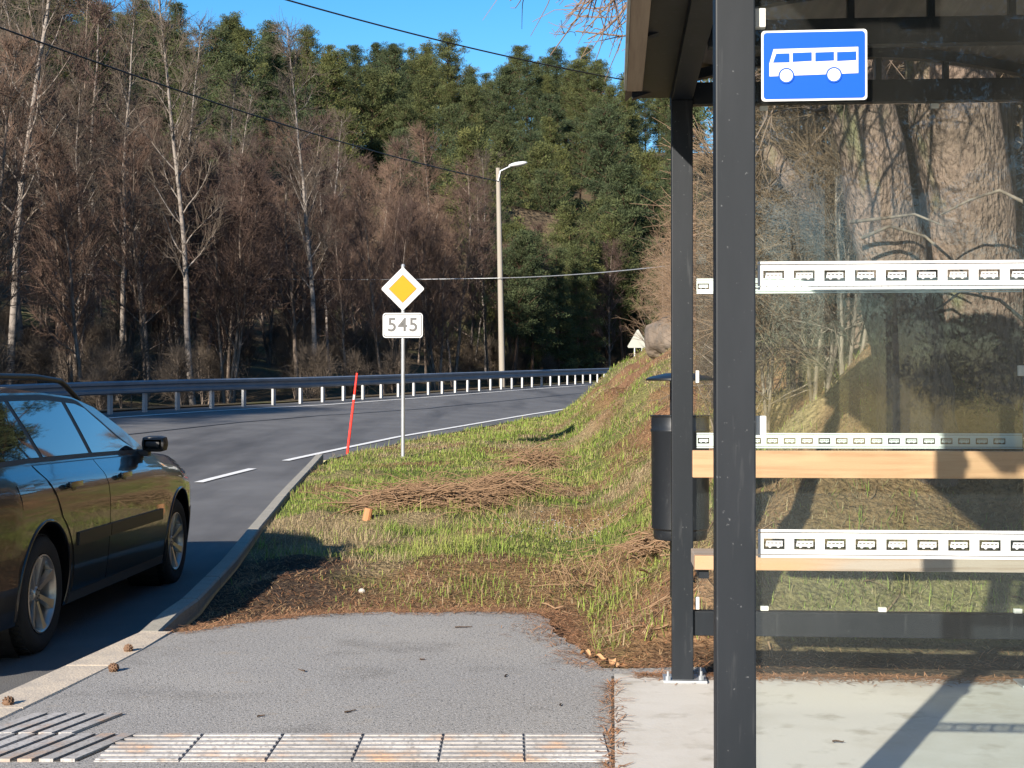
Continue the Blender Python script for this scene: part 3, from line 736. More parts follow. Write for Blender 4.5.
# windscreen and rear glass as patches of the top surface
def topz_(x, t): return ztp(x)+(.055 if x < 2 else .05)*math.sin(t*math.pi/2)
V, F = [], []
for i in range(11):
    x = 1.50+(2.26-1.50)*i/10
    for j in range(-8, 9):
        t = 1-abs(j)/8*.93; ye = side(x, ztp(x)); V.append((x+.004, np.sign(j)*ye*(1-t), topz_(x, t)+.004))
for i in range(10):
    for j in range(16): q = i*17+j; F.append((q, q+17, q+18, q+1))
me = np_mesh('windscreen', V, [np.array(F)]); smooth(me); obj('windscreen', me, glassd, car)
V, F = [], []
for i in range(9):
    x = -1.045+(-.78+1.045)*i/8
    for j in range(-8, 9):
        t = 1-abs(j)/8*.9; ye = side(x, ztp(x)); V.append((x-.006, np.sign(j)*ye*(1-t), topz_(x, t)+.004))
for i in range(8):
    for j in range(16): q = i*17+j; F.append((q, q+1, q+18, q+17))
me = np_mesh('rear_window', V, [np.array(F)]); smooth(me); obj('rear_window', me, glassd, car)
patch('rub_strip', C_(.46), C_(1.045), C_(.530), C_(.605), .016, trimk, rdoor, 10, 3, .02)
patch('rub_strip', C_(1.055), C_(2.20), C_(.530), C_(.605), .016, trimk, fdoor, 16, 3, .02)
patch('sill', C_(.41), C_(2.35), C_(.205), C_(.262), .006, mat('sill grey', (.05, .048, .045), .45), car, 16, 3, .02)
patch('fuel_flap', C_(-.36), C_(-.14), C_(.80), C_(.925), .002, paint, car, 6, 6, .004)
patch('rear_bumper', C_(-1.09), lambda v: -.415+.0*v, C_(.215), C_(.56), .006, paint, car, 10, 8, .01)
patch('tail_lamp', C_(-1.09), lambda v: -.93-.04*v, C_(.64), lambda x: min(1.28, ztp(x)-.03), .006, redl, car, 6, 10, .01)
patch('headlamp', lambda v: 3.30+.06*v, C_(3.56), C_(.60), lambda x: zbt(x)-.03, .005, clearl, car, 8, 6, .01)
patch('front_bumper', C_(3.17), C_(3.65), C_(.215), C_(.54), .005, paint, car, 10, 8, .01)
b = MB().box(-1.16, -1.05, -.78, .78, .28, .56, .03).build('bumper_bar', paint, car, True)
MB().box(3.60, 3.70, -.58, .58, .25, .52, .03).build('bumper_bar', paint, car, True)
MB().box(-1.168, -1.161, -.26, .26, .40, .51, .002).build('rear_plate', signw, car)
for xw in (0, 2.755):   # arch lips
    for s_ in (1, -1):
        P = []
        for k in range(33):
            t = R_(-16+212*k/32); x = xw+.382*math.cos(t); z = .33+.382*math.sin(t)
            P.append((x, s_*side(min(x, 3.5), z, -.002), z))
        V, F = tubes([(np.array(P), np.full(33, .011), 8)]); me = np_mesh('arch_lip', V, F); smooth(me); obj('arch_lip', me, paint, car)
for par, x0, x1 in ((rdoor, .30, .50), (fdoor, 1.26, 1.46)):
    for s_ in (1, -1):
        b = MB(); bb = MB(); yv = s_*side((x0+x1)/2, .86)
        b.box(x0, x1, yv+s_*.022-.012, yv+s_*.022+.012, .872, .906, .006); b.box(x0+.005, x0+.03, min(yv, yv+s_*.02), max(yv, yv+s_*.02), .874, .897); b.box(x1-.03, x1-.005, min(yv, yv+s_*.02), max(yv, yv+s_*.02), .874, .897)
        bb.cyl((.5*(x0+x1)+.02, yv-s_*.004, .868), (.5*(x0+x1)+.02, yv+s_*.007, .868), .034, n=16)
        h_ = b.build('door_handle', paint, par[s_], True); bb.build('handle_recess', black, h_)
for s_ in (1, -1):   # mirrors
    b = MB().box(2.01, 2.15, min(s_*.80, s_*.97), max(s_*.80, s_*.97), 1.005, 1.115, .045)
    b.box(2.04, 2.12, min(s_*.74, s_*.85), max(s_*.74, s_*.85), .975, 1.02, .01)
    mi = b.build('wing_mirror', trimk, car, True)
    MB().box(2.012, 2.0195, min(s_*.825, s_*.945), max(s_*.825, s_*.945), 1.025, 1.095, .003).build('mirror_glass', mat('mirror', (.05, .055, .06), .05, metal=1), mi)
for s_ in (1, -1):   # roof rails
    P = []
    for t in np.linspace(0, 1, 24):
        x = -.78+2.18*t; lift = .075*min(1, math.sin(t*math.pi)*2.6)
        P.append((x, s_*(side(x, ztp(x))-.035), ztp(x)+.018+lift))
    V, F = tubes([(np.array(P), np.full(24, .018), 8)]); me = np_mesh('roof_rail', V, F); smooth(me); obj('roof_rail', me, trimk, car)
# wheels
tprof = [(.212, .06), (.218, .088), (.26, .102), (.296, .094), (.312, .078), (.318, .04), (.318, -.04), (.312, -.078), (.296, -.094), (.26, -.102), (.218, -.088), (.212, -.06)]
def wheel(x, s_):
    M = Matrix.Translation((x, s_*.765, .318)) @ Matrix.Rotation(R_(90 if s_ > 0 else -90), 4, 'Z')
    wv = MB().lathe(tprof, 56, 'x', M, True)
    for k in range(56):   # tread blocks
        for q in (-.055, -.018, .020, .056):
            t = 2*math.pi*(k+.5*(q > 0))/56
            wv.box(q-.016, q+.016, -.009, .009, .316, .323, 0, M @ Matrix.Rotation(t, 4, 'X') @ Matrix.Rotation(R_(14 if q > 0 else -14), 4, 'Z'))
    wh = wv.build('wheel', rubber, car, True); 
    Lr = MB().lathe([(.213, .09), (.205, .093), (.196, .085), (.190, .05), (.186, -.05)], 48, 'x', M)
    Lr.lathe([(.001, .062), (.034, .062), (.040, .055), (.055, .048), (.060, .03), (.001, .03)], 32, 'x', M)
    for k in range(7):
        t = 2*math.pi*k/7+.2
        A = M @ Matrix.Rotation(t, 4, 'X')
        vs0 = []
        for (rr, wd, h0, h1) in ((.045, .017, .030, .058), (.10, .019, .042, .068), (.16, .025, .048, .078), (.198, .034, .050, .088)):
            vs0.append([Lr.b.verts.new(A @ Vector(c)) for c in ((h0, -wd, rr), (h1, -wd*.75, rr), (h1, wd*.75, rr), (h0, wd, rr))])
        for q in range(3):
            for e in range(4): Lr.b.faces.new((vs0[q][e], vs0[q][(e+1) % 4], vs0[q+1][(e+1) % 4], vs0[q+1][e]))
    Lr.build('rim', alloy, wh, True)
    MB().cyl(M @ Vector((-.02, 0, 0)), M @ Vector((.012, 0, 0)), .188, n=40).build('brake_backing', black, wh)
    b = MB()
    for k in range(5): t = 2*math.pi*k/5; b.cyl(M @ Vector((.060, .024*math.cos(t), .024*math.sin(t))), M @ Vector((.0655, .024*math.cos(t), .024*math.sin(t))), .005, n=8)
    b.build('wheel_bolt', black, wh)
for x in (0, 2.755):
    for s_ in (1, -1): wheel(x, s_)
# car local y is "right" => mirror handedness: local +y must face world +X
car.scale = (1, -1, 1)
# ------------------------------------------------------------------ vegetation generators
def unit(v): return v/(np.linalg.norm(v)+1e-9)
def limb(rg, p, dr, L_, n, wob, up):
    pts = [np.array(p, float)]; d_ = unit(np.array(dr, float))
    for i in range(n):
        d_ = unit(d_+rg.normal(0, wob, 3)+np.array([0, 0, up])); pts.append(pts[-1]+d_*L_/n)
    return np.array(pts)
def bare_tree(seed, H, r0, nprim, plen, twN=(6, 5), up=.12, start=.28, stems=1, tr=.006, ang=(.55, 1.0)):
    rg = np.random.RandomState(seed); big, tw = [], []
    for st in range(stems):
        ph0 = rg.rand()*6.28; base = np.array([math.cos(ph0), math.sin(ph0), 0])*(.15 if stems > 1 else 0)
        h = H*(1-.2*rg.rand()*(stems > 1)); T = limb(rg, base, (rg.normal(0, .06)+base[0]*.6, rg.normal(0, .06)+base[1]*.6, 1), h, 10, .045, .05)
        big.append((T, np.linspace(r0, .015, 11)**1.0, 7))
        for k in range(nprim):
            f = start+(1-start)*(k+rg.rand())/nprim; f = min(f, .985); i = int(f*10); q = T[i]+(T[min(i+1, 10)]-T[i])*(f*10-i)
            ph = k*2.4+rg.rand(); a_ = ang[0]+(ang[1]-ang[0])*rg.rand(); L_ = plen*(1-f)**.6*(.6+.6*rg.rand())*min(1, (f-start+.25)*3)
            Bp = limb(rg, q, (math.cos(ph)*math.sin(a_), math.sin(ph)*math.sin(a_), math.cos(a_)), L_+.3, 5, .12, up)
            r1 = max(.012, r0*.42*(1-f)**.8); big.append((Bp, np.linspace(r1, .008, 6), 4))
            for j in range(twN[0]):
                g = .15+.85*(j+rg.rand())/twN[0]; i2 = min(int(g*5), 4); q2 = Bp[i2]+(Bp[i2+1]-Bp[i2])*(g*5-i2)
                dr = unit(Bp[i2+1]-Bp[i2])+rg.normal(0, .6, 3)+np.array([0, 0, .15])
                C = limb(rg, q2, dr, (.35+.45*rg.rand())*L_*(1-.5*g)+.25, 4, .16, up); tw.append((C, np.linspace(tr*1.7, tr*.9, 5), 3))
                for m in range(twN[1]):
                    gg = rg.rand(); i3 = min(int(gg*4), 3); q3 = C[i3]+(C[i3+1]-C[i3])*(gg*4-i3)
                    D = limb(rg, q3, unit(C[i3+1]-C[i3])+rg.normal(0, .6, 3), .25+.55*rg.rand(), 2, .15, up); tw.append((D, np.linspace(tr, tr*.6, 3), 3))
    V, F = tubes(big); a_ = np_mesh('trunk', V, F); smooth(a_); V, F = tubes(tw); return a_, np_mesh('crown', V, F)
def pine(seed, H, r0, start=.35, wid=2.4, ncl=400, nper=75, qs=.15, spruce=False):
    rg = np.random.RandomState(seed); T = limb(rg, (0, 0, 0), (rg.normal(0, .03), rg.normal(0, .03), 1), H, 10, .02, .05)
    big = [(T, np.linspace(r0, .04, 11), 7)]; cl = []
    nb = 56
    for k in range(nb):
        f = start+(1-start)*((k+rg.rand())/nb); f = min(f, .99); i = int(f*10); q = T[i]+(T[min(i+1, 10)]-T[i])*(f*10-i)
        ph = k*2.4+rg.rand()*.8; g = (f-start)/(1-start)
        L_ = wid*((1-g)**.75 if spruce else ((.55+.45*min(1, g*4))*(1-g)**.42))*(.55+.6*rg.rand())
        Bp = limb(rg, q, (math.cos(ph), math.sin(ph), (.0 if spruce else .35)+.4*g), L_+.2, 4, .12, .04); big.append((Bp, np.linspace(.05, .015, 5), 4))
        for j in range(max(2, int(ncl/nb*(.4+L_/wid)))):
            gg = .15+.85*rg.rand(); i3 = min(int(gg*4), 3); cl.append(Bp[i3]+(Bp[i3+1]-Bp[i3])*(gg*4-i3)+rg.normal(0, .30, 3)*(1, 1, .7))
    for k in range(8): cl.append(T[-1]+rg.normal(0, .3, 3))
    cl = np.array(cl); n = len(cl); C = np.repeat(cl, nper, 0); cs = np.repeat(.7+.7*rg.rand(n), nper)
    O = rg.normal(0, 1, (n*nper, 3)); O /= np.linalg.norm(O, axis=1, keepdims=True); rad = (rg.rand(n*nper)**.5)[:, None]
    P = C+O*rad*np.array([.50, .50, .26])*cs[:, None]
    d1 = unit2(O+rg.normal(0, .5, O.shape)+np.array([0, 0, .35])); d2 = unit2(np.cross(d1, rg.normal(0, 1, O.shape)))
    s1 = (qs*(.6+.8*rg.rand(len(P))))[:, None]; s2 = s1*.16
    V = np.stack([P-d2*s2, P+d2*s2, P+d1*s1+d2*s2*.5, P+d1*s1-d2*s2*.5], 1).reshape(-1, 3)
    F = np.arange(len(V)).reshape(-1, 4)
    base = np.array([.060, .074, .034])*.95; v_ = np.repeat(.65+.7*rg.rand(n), nper)[:, None]*(.8+.4*rg.rand(n*nper))[:, None]
    yel = np.repeat(rg.rand(n)**2, nper)[:, None]
    col = (base*(1-yel*.5)+np.array([.115, .115, .045])*yel*.5)*v_
    col = np.repeat(col, 4, 0)
    V2, F2 = tubes(big); a_ = np_mesh('trunk', V2, F2); smooth(a_)
    return a_, np_mesh('crown', V, [F], col)
def unit2(a_): return a_/(np.linalg.norm(a_, axis=-1, keepdims=True)+1e-9)
def place(kind, name, meshes, mats_, x, y, z, s_, rz, label, cat, group):
    r = empty(name, (x, y, z), rz); r.scale = (s_, s_, s_*(1)); tag(r, label, cat, group)
    for nm, me, m in zip(('trunk', 'crown'), meshes, mats_):
        if len(me.materials) == 0: me.materials.append(m)
        o = bpy.data.objects.new(nm, me); link(o, r)
    return r
NV = 6
ALD = [bare_tree(10+i, 12.5, .11, 30, 3.0, (9, 9), .10, .22, 1, .0085) for i in range(5)]
ALD += [bare_tree(30+i, 11, .09, 18, 2.6, (9, 9), .12, .2, 3, .0085) for i in range(2)]
BIR = [bare_tree(50+i, 15.5, .12, 30, 2.5, (7, 8), .06, .30, 1, .0075, (.5, .9)) for i in range(4)]
BIRM = (barkb, twigg)
PIN = [pine(70+i, 14.5, .17, (.42, .30, .5, .36, .25)[i], 3.5, (330, 420, 270, 380, 420)[i]) for i in range(5)]
SPR = [pine(90+i, 14, .16, .10, 3.0, 400, 75, .15, True) for i in range(2)]
SHR = [bare_tree(110+i, 2.6, .022, 9, 1.1, (5, 5), .05, .12, 6, .005, (.4, 1.1)) for i in range(3)]
PINM = (barkp, needle)
rg = np.random.RandomState(3)
def scr(x, y, z): return 512+x/y*1400, 396-(z-CAMZ)/y*1400
ords = {}
def region(x, y):
    px = scr(x, max(y, 1), 0)[0]
    if y < 1 or px < -30: return 'left of the car'
    if px < 90: return 'above the parked car'
    if px < 210: return 'right of the car mirror'
    if px < 330: return 'left of the diamond sign'
    if px < 430: return 'behind the diamond sign'
    if px < 490: return 'left of the street lamp'
    if px < 560: return 'behind the street lamp'
    if px < 640: return 'right of the street lamp'
    return 'behind the shelter edge'
used = []
def free(x, y, r):
    for (a_, c_) in used:
        if (a_-x)**2+(c_-y)**2 < r*r: return False
    used.append((x, y)); return True
cnt = {}
def along(yv, s): # point s metres outside the rail
    x = float(Rl(yv)); t = Vector((float(Rl(yv+.5)-Rl(yv-.5)), 1)).normalized(); return x-s*t.y, yv+s*t.x
# near birches and alders behind the rail
def tree(kind, x, y, s_, band):
    z = float(hill(np.array([x]), np.array([y]))[0])-.1
    if kind == 'birch': ms, mm, nm, base = BIR[rg.randint(len(BIR))], BIRM, 'birch_tree', 'leafless birch with pale trunk'
    elif kind == 'alder': ms, mm, nm, base = ALD[rg.randint(len(ALD))], (barkg, twigp), 'alder_tree', 'leafless purplish fine-twigged tree'
    elif kind == 'pine': ms, mm, nm, base = PIN[rg.randint(len(PIN))], PINM, 'pine_tree', 'green pine with open crown'
    else: ms, mm, nm, base = SPR[rg.randint(len(SPR))], PINM, 'spruce_tree', 'dark green conical conifer'
    reg = region(x, y)
    place(kind, nm, ms, mm, x, y, z, s_, rg.rand()*6.28, '%s %s, %s' % (base, band, reg), nm.split('_')[0]+' tree', '%s %s %s' % (nm.replace('_', ' ')+'s', band, reg))
n = 0
for (pxx, dd, k, s_) in ((8, 43, 'birch', 1.12), (-14, 47, 'birch', 1.2), (22, 52, 'birch', 1.1), (52, 49, 'alder', 1.12), (88, 55, 'birch', 1.0), (118, 50, 'birch', .9), (68, 62, 'birch', 1.1), (152, 58, 'alder', .95), (205, 63, 'birch', .85), (240, 61, 'alder', .85), (178, 70, 'birch', 1.05), (330, 72, 'birch', .72), (300, 66, 'alder', .72), (360, 72, 'alder', .9), (400, 76, 'alder', 1.0), (432, 82, 'alder', 1.15), (455, 80, 'alder', 1.0), (268, 74, 'alder', .98), (470, 88, 'alder', 1.0), (520, 92, 'alder', .8)):
    x = (pxx-512)/1400*dd; used.append((x, dd)); tree(k, x, dd, s_, 'at the front of the wood')
# middle belt of bare trees
tries = 0; n = 0
while n < 135 and tries < 6000:
    tries += 1; yv = rg.uniform(20, 112); s = rg.uniform(5, 42); x, y = (along(yv, s) if yv < 100 else (rg.uniform(0, 60), rg.uniform(112, 135)))
    if y < 1: continue
    px, _ = scr(x, y, 0)
    if px < -260 or px > 720: continue
    if px > 480 and rg.rand() < (.85 if s > 14 else .5): continue
    if free(x, y, 2.0): tree('birch' if rg.rand() < .28 else 'alder', x, y, rg.uniform(.62, .98), 'in the lower wood'); n += 1
# pines on the hillside
tries = 0; n = 0
while n < 270 and tries < 9000:
    tries += 1; y = rg.uniform(70, 235); px = rg.uniform(-60, 700); x = (px-512)/1400*y
    s = float(raildist(np.array([x]), np.array([y]))[0])
    if x > float(Rl(min(y, 112)))-6: continue
    lim = 30 if px < 330 else (26 if px < 450 else 8)
    if s < lim: continue
    if free(x, y, 2.8): tree('pine' if rg.rand() < .8 else 'spruce', x, y, rg.uniform(.7, 1.12), 'on the hillside'); n += 1
n = 0; tries = 0
while n < 62 and tries < 8000:
    tries += 1; y = rg.uniform(66, 105) if n < 26 else rg.uniform(98, 150); px = rg.uniform(500, 690) if n < 26 else rg.uniform(470, 660); x = (px-512)/1400*y
    if x > float(Rl(min(y, 105)))-5 or float(raildist(np.array([x]), np.array([y]))[0]) < 6: continue
    if free(x, y, 2.4): tree('pine' if rg.rand() < .6 else 'spruce', x, y, rg.uniform(.55, .85) if n < 26 else rg.uniform(.7, 1), 'at the front of the wood' if n < 26 else 'on the hillside'); n += 1
# wood continuing to the left of the view: it shades the road and the lower wood
n = 0; tries = 0
while n < 26 and tries < 3000:
    tries += 1; yv = rg.uniform(0, 48); s = rg.uniform(8, 34); x, y = along(yv, s)
    if scr(x, max(y, 1), 0)[0] > -60 and y > 1: continue
    if yv < 26 and rg.rand() < .45: continue
    if free(x, y, 3.2): tree(('pine', 'spruce', 'alder')[rg.randint(3)], x, y, rg.uniform(.9, 1.3), 'of the roadside wood'); n += 1
# undergrowth shrubs behind the rail
n = 0; tries = 0
while n < 70 and tries < 3000:
    tries += 1; yv = rg.uniform(28, 104); s = rg.uniform(3.0, 22); x, y = along(yv, s); px, _ = scr(x, y, 0)
    if px < -40 or px > 650: continue
    z = float(hill(np.array([x]), np.array([y]))[0]); reg = region(x, y)
    place('s', 'bare_shrub', SHR[n % 3], (barkg, twigg), x, y, z-.05, rg.uniform(.45, 1.0), rg.rand()*6.28, 'low leafless grey shrub behind the guardrail, %s' % reg, 'shrub', 'grey shrubs behind the guardrail '+reg); n += 1

# ---- right bank: brown bushes, bare trees, pines above
TAN = [bare_tree(130+i, 3.4, .03, 10, 1.7, (6, 6), .0, .08, 7, .0045, (.5, 1.3)) for i in range(3)]
TANT = [bare_tree(140+i, 8.5, .10, 20, 3.0, (8, 7), .05, .2, 1, .006, (.6, 1.2)) for i in range(3)]
def onb(x, y): return float(bank(np.array([x]), np.array([y]))[0])
TAN2 = [bare_tree(150+i, 3.4, .035, 7, 1.6, (5, 4), .0, .08, 6, .0042, (.5, 1.3)) for i in range(2)]
def tanbush(x, y, s_, lab, grp=None, k=None): place('t', 'dry_bush', *((TAN2[rg.randint(2)], (barkg, twigg)) if x > 1 and y < 19 and rg.rand() < .6 else (TAN[rg.randint(3)], (barkg, twigt))), x, y, onb(x, y)-.05, s_, rg.rand()*6.28, lab, 'bush', grp)
for (px, d_, s_) in ((690, 31, .5), (696, 28, .5), (703, 25, .5), (690, 36, .7), (684, 42, .5), (712, 19, .3)):
    tanbush((px-512)/1400*d_, d_, s_, 'tan leafless bush on the bank above the rock, left of the front shelter post', 'tan bushes on the bank above the rock')
for (px, d_, s_) in ((762, 10.5, .45), (790, 11.5, .6), (815, 10.2, .55), (848, 9.6, .45), (805, 14, .75), (860, 13, .9), (742, 15, .45), (775, 18, .7), (905, 12, .9), (990, 11.5, .9), (1030, 10, .7), (940, 15, 1.2), (1020, 15, 1.3), (845, 18, 1.1), (722, 13, .28)):
    tanbush((px-512)/1400*d_, d_, s_, 'tangled tan bush seen through the shelter glass on the bank', 'tan bushes seen through the shelter glass')
for i, (px, d_, s_) in enumerate(((690, 46, .75), (662, 54, .7), (800, 24, .7), (840, 27, .7), (900, 21, .8), (985, 22, .8), (1040, 25, .9), (870, 36, .9), (950, 32, .9))):
    x = (px-512)/1400*d_
    place('t', 'bare_tree', TANT[i % 3], (barkg, twigt), x, d_, onb(x, d_)-.1, s_, rg.rand()*6.28, 'leafless tan tree on the bank behind the shelter', 'tree', 'leafless tan trees on the bank')
for i, (px, d_, s_) in enumerate(((735, 38, .75), (752, 30, .6), (776, 44, .85), (792, 34, .62), (865, 33, .5), (905, 29, .55), (950, 33, .6), (1000, 27, .5), (900, 50, .7), (980, 48, .8), (1060, 40, .9), (1150, 34, .8), (1250, 30, .8))):
    x = (px-512)/1400*d_
    place('p', 'pine_tree', PIN[i % 5], PINM, x, d_, onb(x, d_)-.1, s_, rg.rand()*6.28, 'green pine at the top of the bank behind the shelter', 'pine tree', 'pines at the top of the bank')
for i, (x, y, s_) in enumerate(((3, -24, 1.0), (6, -21, .9), (9.5, -24, 1.0), (13, -20, .95), (17, -23, 1.1), (21, -18, 1.0), (25, -22, 1.0), (5, -30, 1.1), (11, -31, 1.1), (18, -31, 1.2), (1, -33, 1.0), (25, -13, .9), (29, -17, 1.0), (15, -27, 1.0))):  # conifers added behind the camera so the front pane reflects dark, not sky
    place('p', ('pine_tree', 'spruce_tree')[i % 2], (PIN+SPR)[(0, 5, 2, 6, 4, 5, 1)[i % 7]], PINM, x, y, onb(x, y)-.1, s_, rg.rand()*6.28, 'dark conifer added out of view opposite the shelter to darken its glass reflections', 'conifer', 'added unseen conifers opposite the shelter')
# two big trunks behind the shelter with wide branches
def bigtree(name, pts, rad, label, seed, extra=0):
    rg2 = np.random.RandomState(seed)
    p0 = pts[0]; r = empty(name, p0); tag(r, label, 'tree')
    P = np.array([list(Vector(p)-Vector(p0)) for p in pts]); n = 30; t = np.linspace(0, len(P)-1, n); T = np.stack([np.interp(t, range(len(P)), P[:, k]) for k in range(3)], 1)
    T[1:, :2] += rg2.normal(0, .012, (n-1, 2)); rr = np.interp(t, range(len(P)), rad)
    V, F = tubes([(T, rr, 28)])
    # furrowed bark relief
    ax = np.repeat(T, 28, 0); an = np.tile(np.arange(28), n); dv = V-ax; ln = np.linalg.norm(dv, axis=1, keepdims=True)
    V = ax+dv*(1+.07*(vn(an*1.0, V[:, 2]*3, 1.3, seed)-.5)[:, None]+.05*rg2.normal(0, .4, (len(V), 1)))
    me = np_mesh('trunk', V, F); smooth(me); obj('trunk', me, trunkm, r)
    big, tw = [], []
    top = T[-1]
    for k in range(20):
        f = .5+.5*rg2.rand(); q = T[int(f*(n-1))]; ph = rg2.rand()*6.28
        L_ = rg2.uniform(1.8, 4.0); Bp = limb(rg2, q, (math.cos(ph), math.sin(ph), rg2.uniform(.1, .9)), L_, 7, .13, .03); big.append((Bp, np.linspace(.05, .010, 8), 6))
        for j in range(9):
            g = .2+.8*rg2.rand(); i2 = min(int(g*7), 6); q2 = Bp[i2]; C = limb(rg2, q2, unit(Bp[i2+1]-Bp[i2])+rg2.normal(0, .6, 3), rg2.uniform(.6, 1.8), 5, .22, .02); big.append((C, np.linspace(.014, .005, 6), 4))
            for m in range(10):
                i3 = rg2.randint(1, 5); D = limb(rg2, C[i3], unit(C[i3+1]-C[i3])+rg2.normal(0, .7, 3), rg2.uniform(.2, .7), 3, .25, .03); tw.append((D, np.linspace(.005, .0025, 4), 3))
    for k in range(extra):   # limbs reaching out over the verge
        st_ = np.array([1.25+rg2.normal(0, .15), 8.4+rg2.normal(0, .2), 4.3+rg2.normal(0, .35)])-np.array(p0)
        en = np.array([rg2.uniform(.2, .75), rg2.uniform(8.6, 10), rg2.uniform(3.65, 4.25)])-np.array(p0)
        t_ = np.linspace(0, 1, 8)[:, None]; Bp = st_*(1-t_)+en*t_+np.array([0, 0, .25])*np.sin(t_*3.14)+rg2.normal(0, .03, (8, 3)); big.append((Bp, np.linspace(.016, .004, 8), 5))
        for j in range(9):
            i2 = rg2.randint(1, 7); C = limb(rg2, Bp[i2], unit(Bp[i2+1]-Bp[i2])+rg2.normal(0, .5, 3), rg2.uniform(.25, .7), 5, .25, .01); big.append((C, np.linspace(.0055, .0025, 6), 4))
            for m in range(8):
                i3 = rg2.randint(1, 5); D = limb(rg2, C[i3], unit(C[i3+1]-C[i3])+rg2.normal(0, .8, 3), rg2.uniform(.06, .25), 3, .3, .03); tw.append((D, np.linspace(.0032, .002, 4), 3))
    V, F = tubes(big+tw); obj('crown', np_mesh('crown', V, F), mat('oak twigs', (.19, .135, .105), .9, spec=.1), r)
D1 = 8.35
def q3(px, py, d_): v = P3(px, py, d_); return (v.x, v.y, v.z)
bigtree('broadleaf_tree', [q3(922, 500, D1), q3(915, 400, D1), q3(893, 260, D1), q3(857, 100, D1), q3(815, -60, D1-.05), q3(760, -300, D1-.1), q3(700, -650, D1+.3)], [.28, .22, .20, .19, .175, .15, .08], 'thick grey trunk leaning left behind the rear glass of the shelter', 4, 9)
bigtree('broadleaf_tree', [q3(985, 500, 8.9), q3(980, 400, 8.9), q3(972, 260, 8.9), q3(952, 100, 8.9), q3(940, -100, 8.9), q3(935, -400, 9.0), q3(930, -700, 9.2)], [.38, .32, .29, .275, .26, .20, .10], 'thickest reddish upright trunk behind the right part of the shelter glass', 9)
# slender stem right of the trunks, and leaning dead log
def stick(name, P, r0, r1, m, label, cat, k=8):
    p0 = Vector(P[0]); n = len(P); V, F = tubes([(np.array([list(Vector(p)-p0) for p in P]), np.linspace(r0, r1, n), k)])
    me = np_mesh(name, V, F); smooth(me); o = obj(name, me, m, None, p0); return tag(o, label, cat)
stick('leaning_log', [q3(768, 150, 10.2), q3(795, 185, 10.1), q3(825, 225, 10), q3(848, 290, 9.9), q3(862, 350, 9.8)], .07, .11, trunkm, 'broken leaning dead trunk left of the thick grey trunk', 'dead trunk')
stick('thin_tree_stem', [q3(1018, 330, 9.8), q3(1012, 250, 9.8), q3(1002, 160, 9.8), q3(1000, 60, 9.8), q3(990, -120, 9.8)], .06, .04, barkg, 'thin dark stem right of the thickest trunk', 'tree')
# dark drooping branches in front of trunks
for i, P in enumerate(([q3(862, 238, 8.0), q3(890, 226, 7.9), q3(925, 236, 7.9), q3(955, 262, 7.85), q3(985, 300, 7.8)], [q3(850, 222, 8.0), q3(885, 218, 7.9), q3(915, 214, 7.9), q3(945, 226, 7.8)], [q3(1030, 205, 8.1), q3(1000, 190, 8.1), q3(970, 200, 8.15), q3(940, 215, 8.2)], [q3(1035, 330, 8.0), q3(1000, 300, 8.0), q3(960, 292, 8.0), q3(935, 312, 8.0)])):
    stick('bare_branch', P, .012, .006, barkg, ('dark arching branch crossing both thick trunks', 'short dark branch over the leaning trunk', 'pale branch crossing the thickest trunk from the right', 'low dark branch at the right edge below the upper white strip')[i], 'branch', 6)
# rock on the bank
def rock(x, y, s_, label, seed, sc=(1, 1, 1)):
    b = bmesh.new(); bmesh.ops.create_icosphere(b, subdivisions=4, radius=1)
    r2 = np.random.RandomState(seed); ns = r2.normal(0, 1, (9, 3)); ns /= np.linalg.norm(ns, axis=1, keepdims=True); cs = r2.uniform(.62, .9, 9)
    for v in b.verts:
        c = np.array(v.co)
        for nn, cc in zip(ns, cs):
            dd = c@nn
            if dd > cc: c = c-nn*(dd-cc)*.85
        c *= 1+.22*(float(vn(c[0]*3+c[2]*2, c[1]*3-c[2], .6, seed))-.5); v.co = Vector(c*np.array(sc)*s_)
    me = bpy.data.meshes.new('rock'); b.to_mesh(me); b.free(); smooth(me); o = obj('rock', me, rockm, None, (x, y, onb(x, y)+.1*s_)); return tag(o, label, 'rock')
rock((678-512)/1400*32, 32, .74, 'large grey boulder set in the bank left of the rear shelter post', 2, (1, 1, 1.1))
rock(-.97, 9.05, .024, 'small pale stone in the litter by the pavement', 3).data.materials[0] = mat('pale stone', (.38, .36, .32), .9)

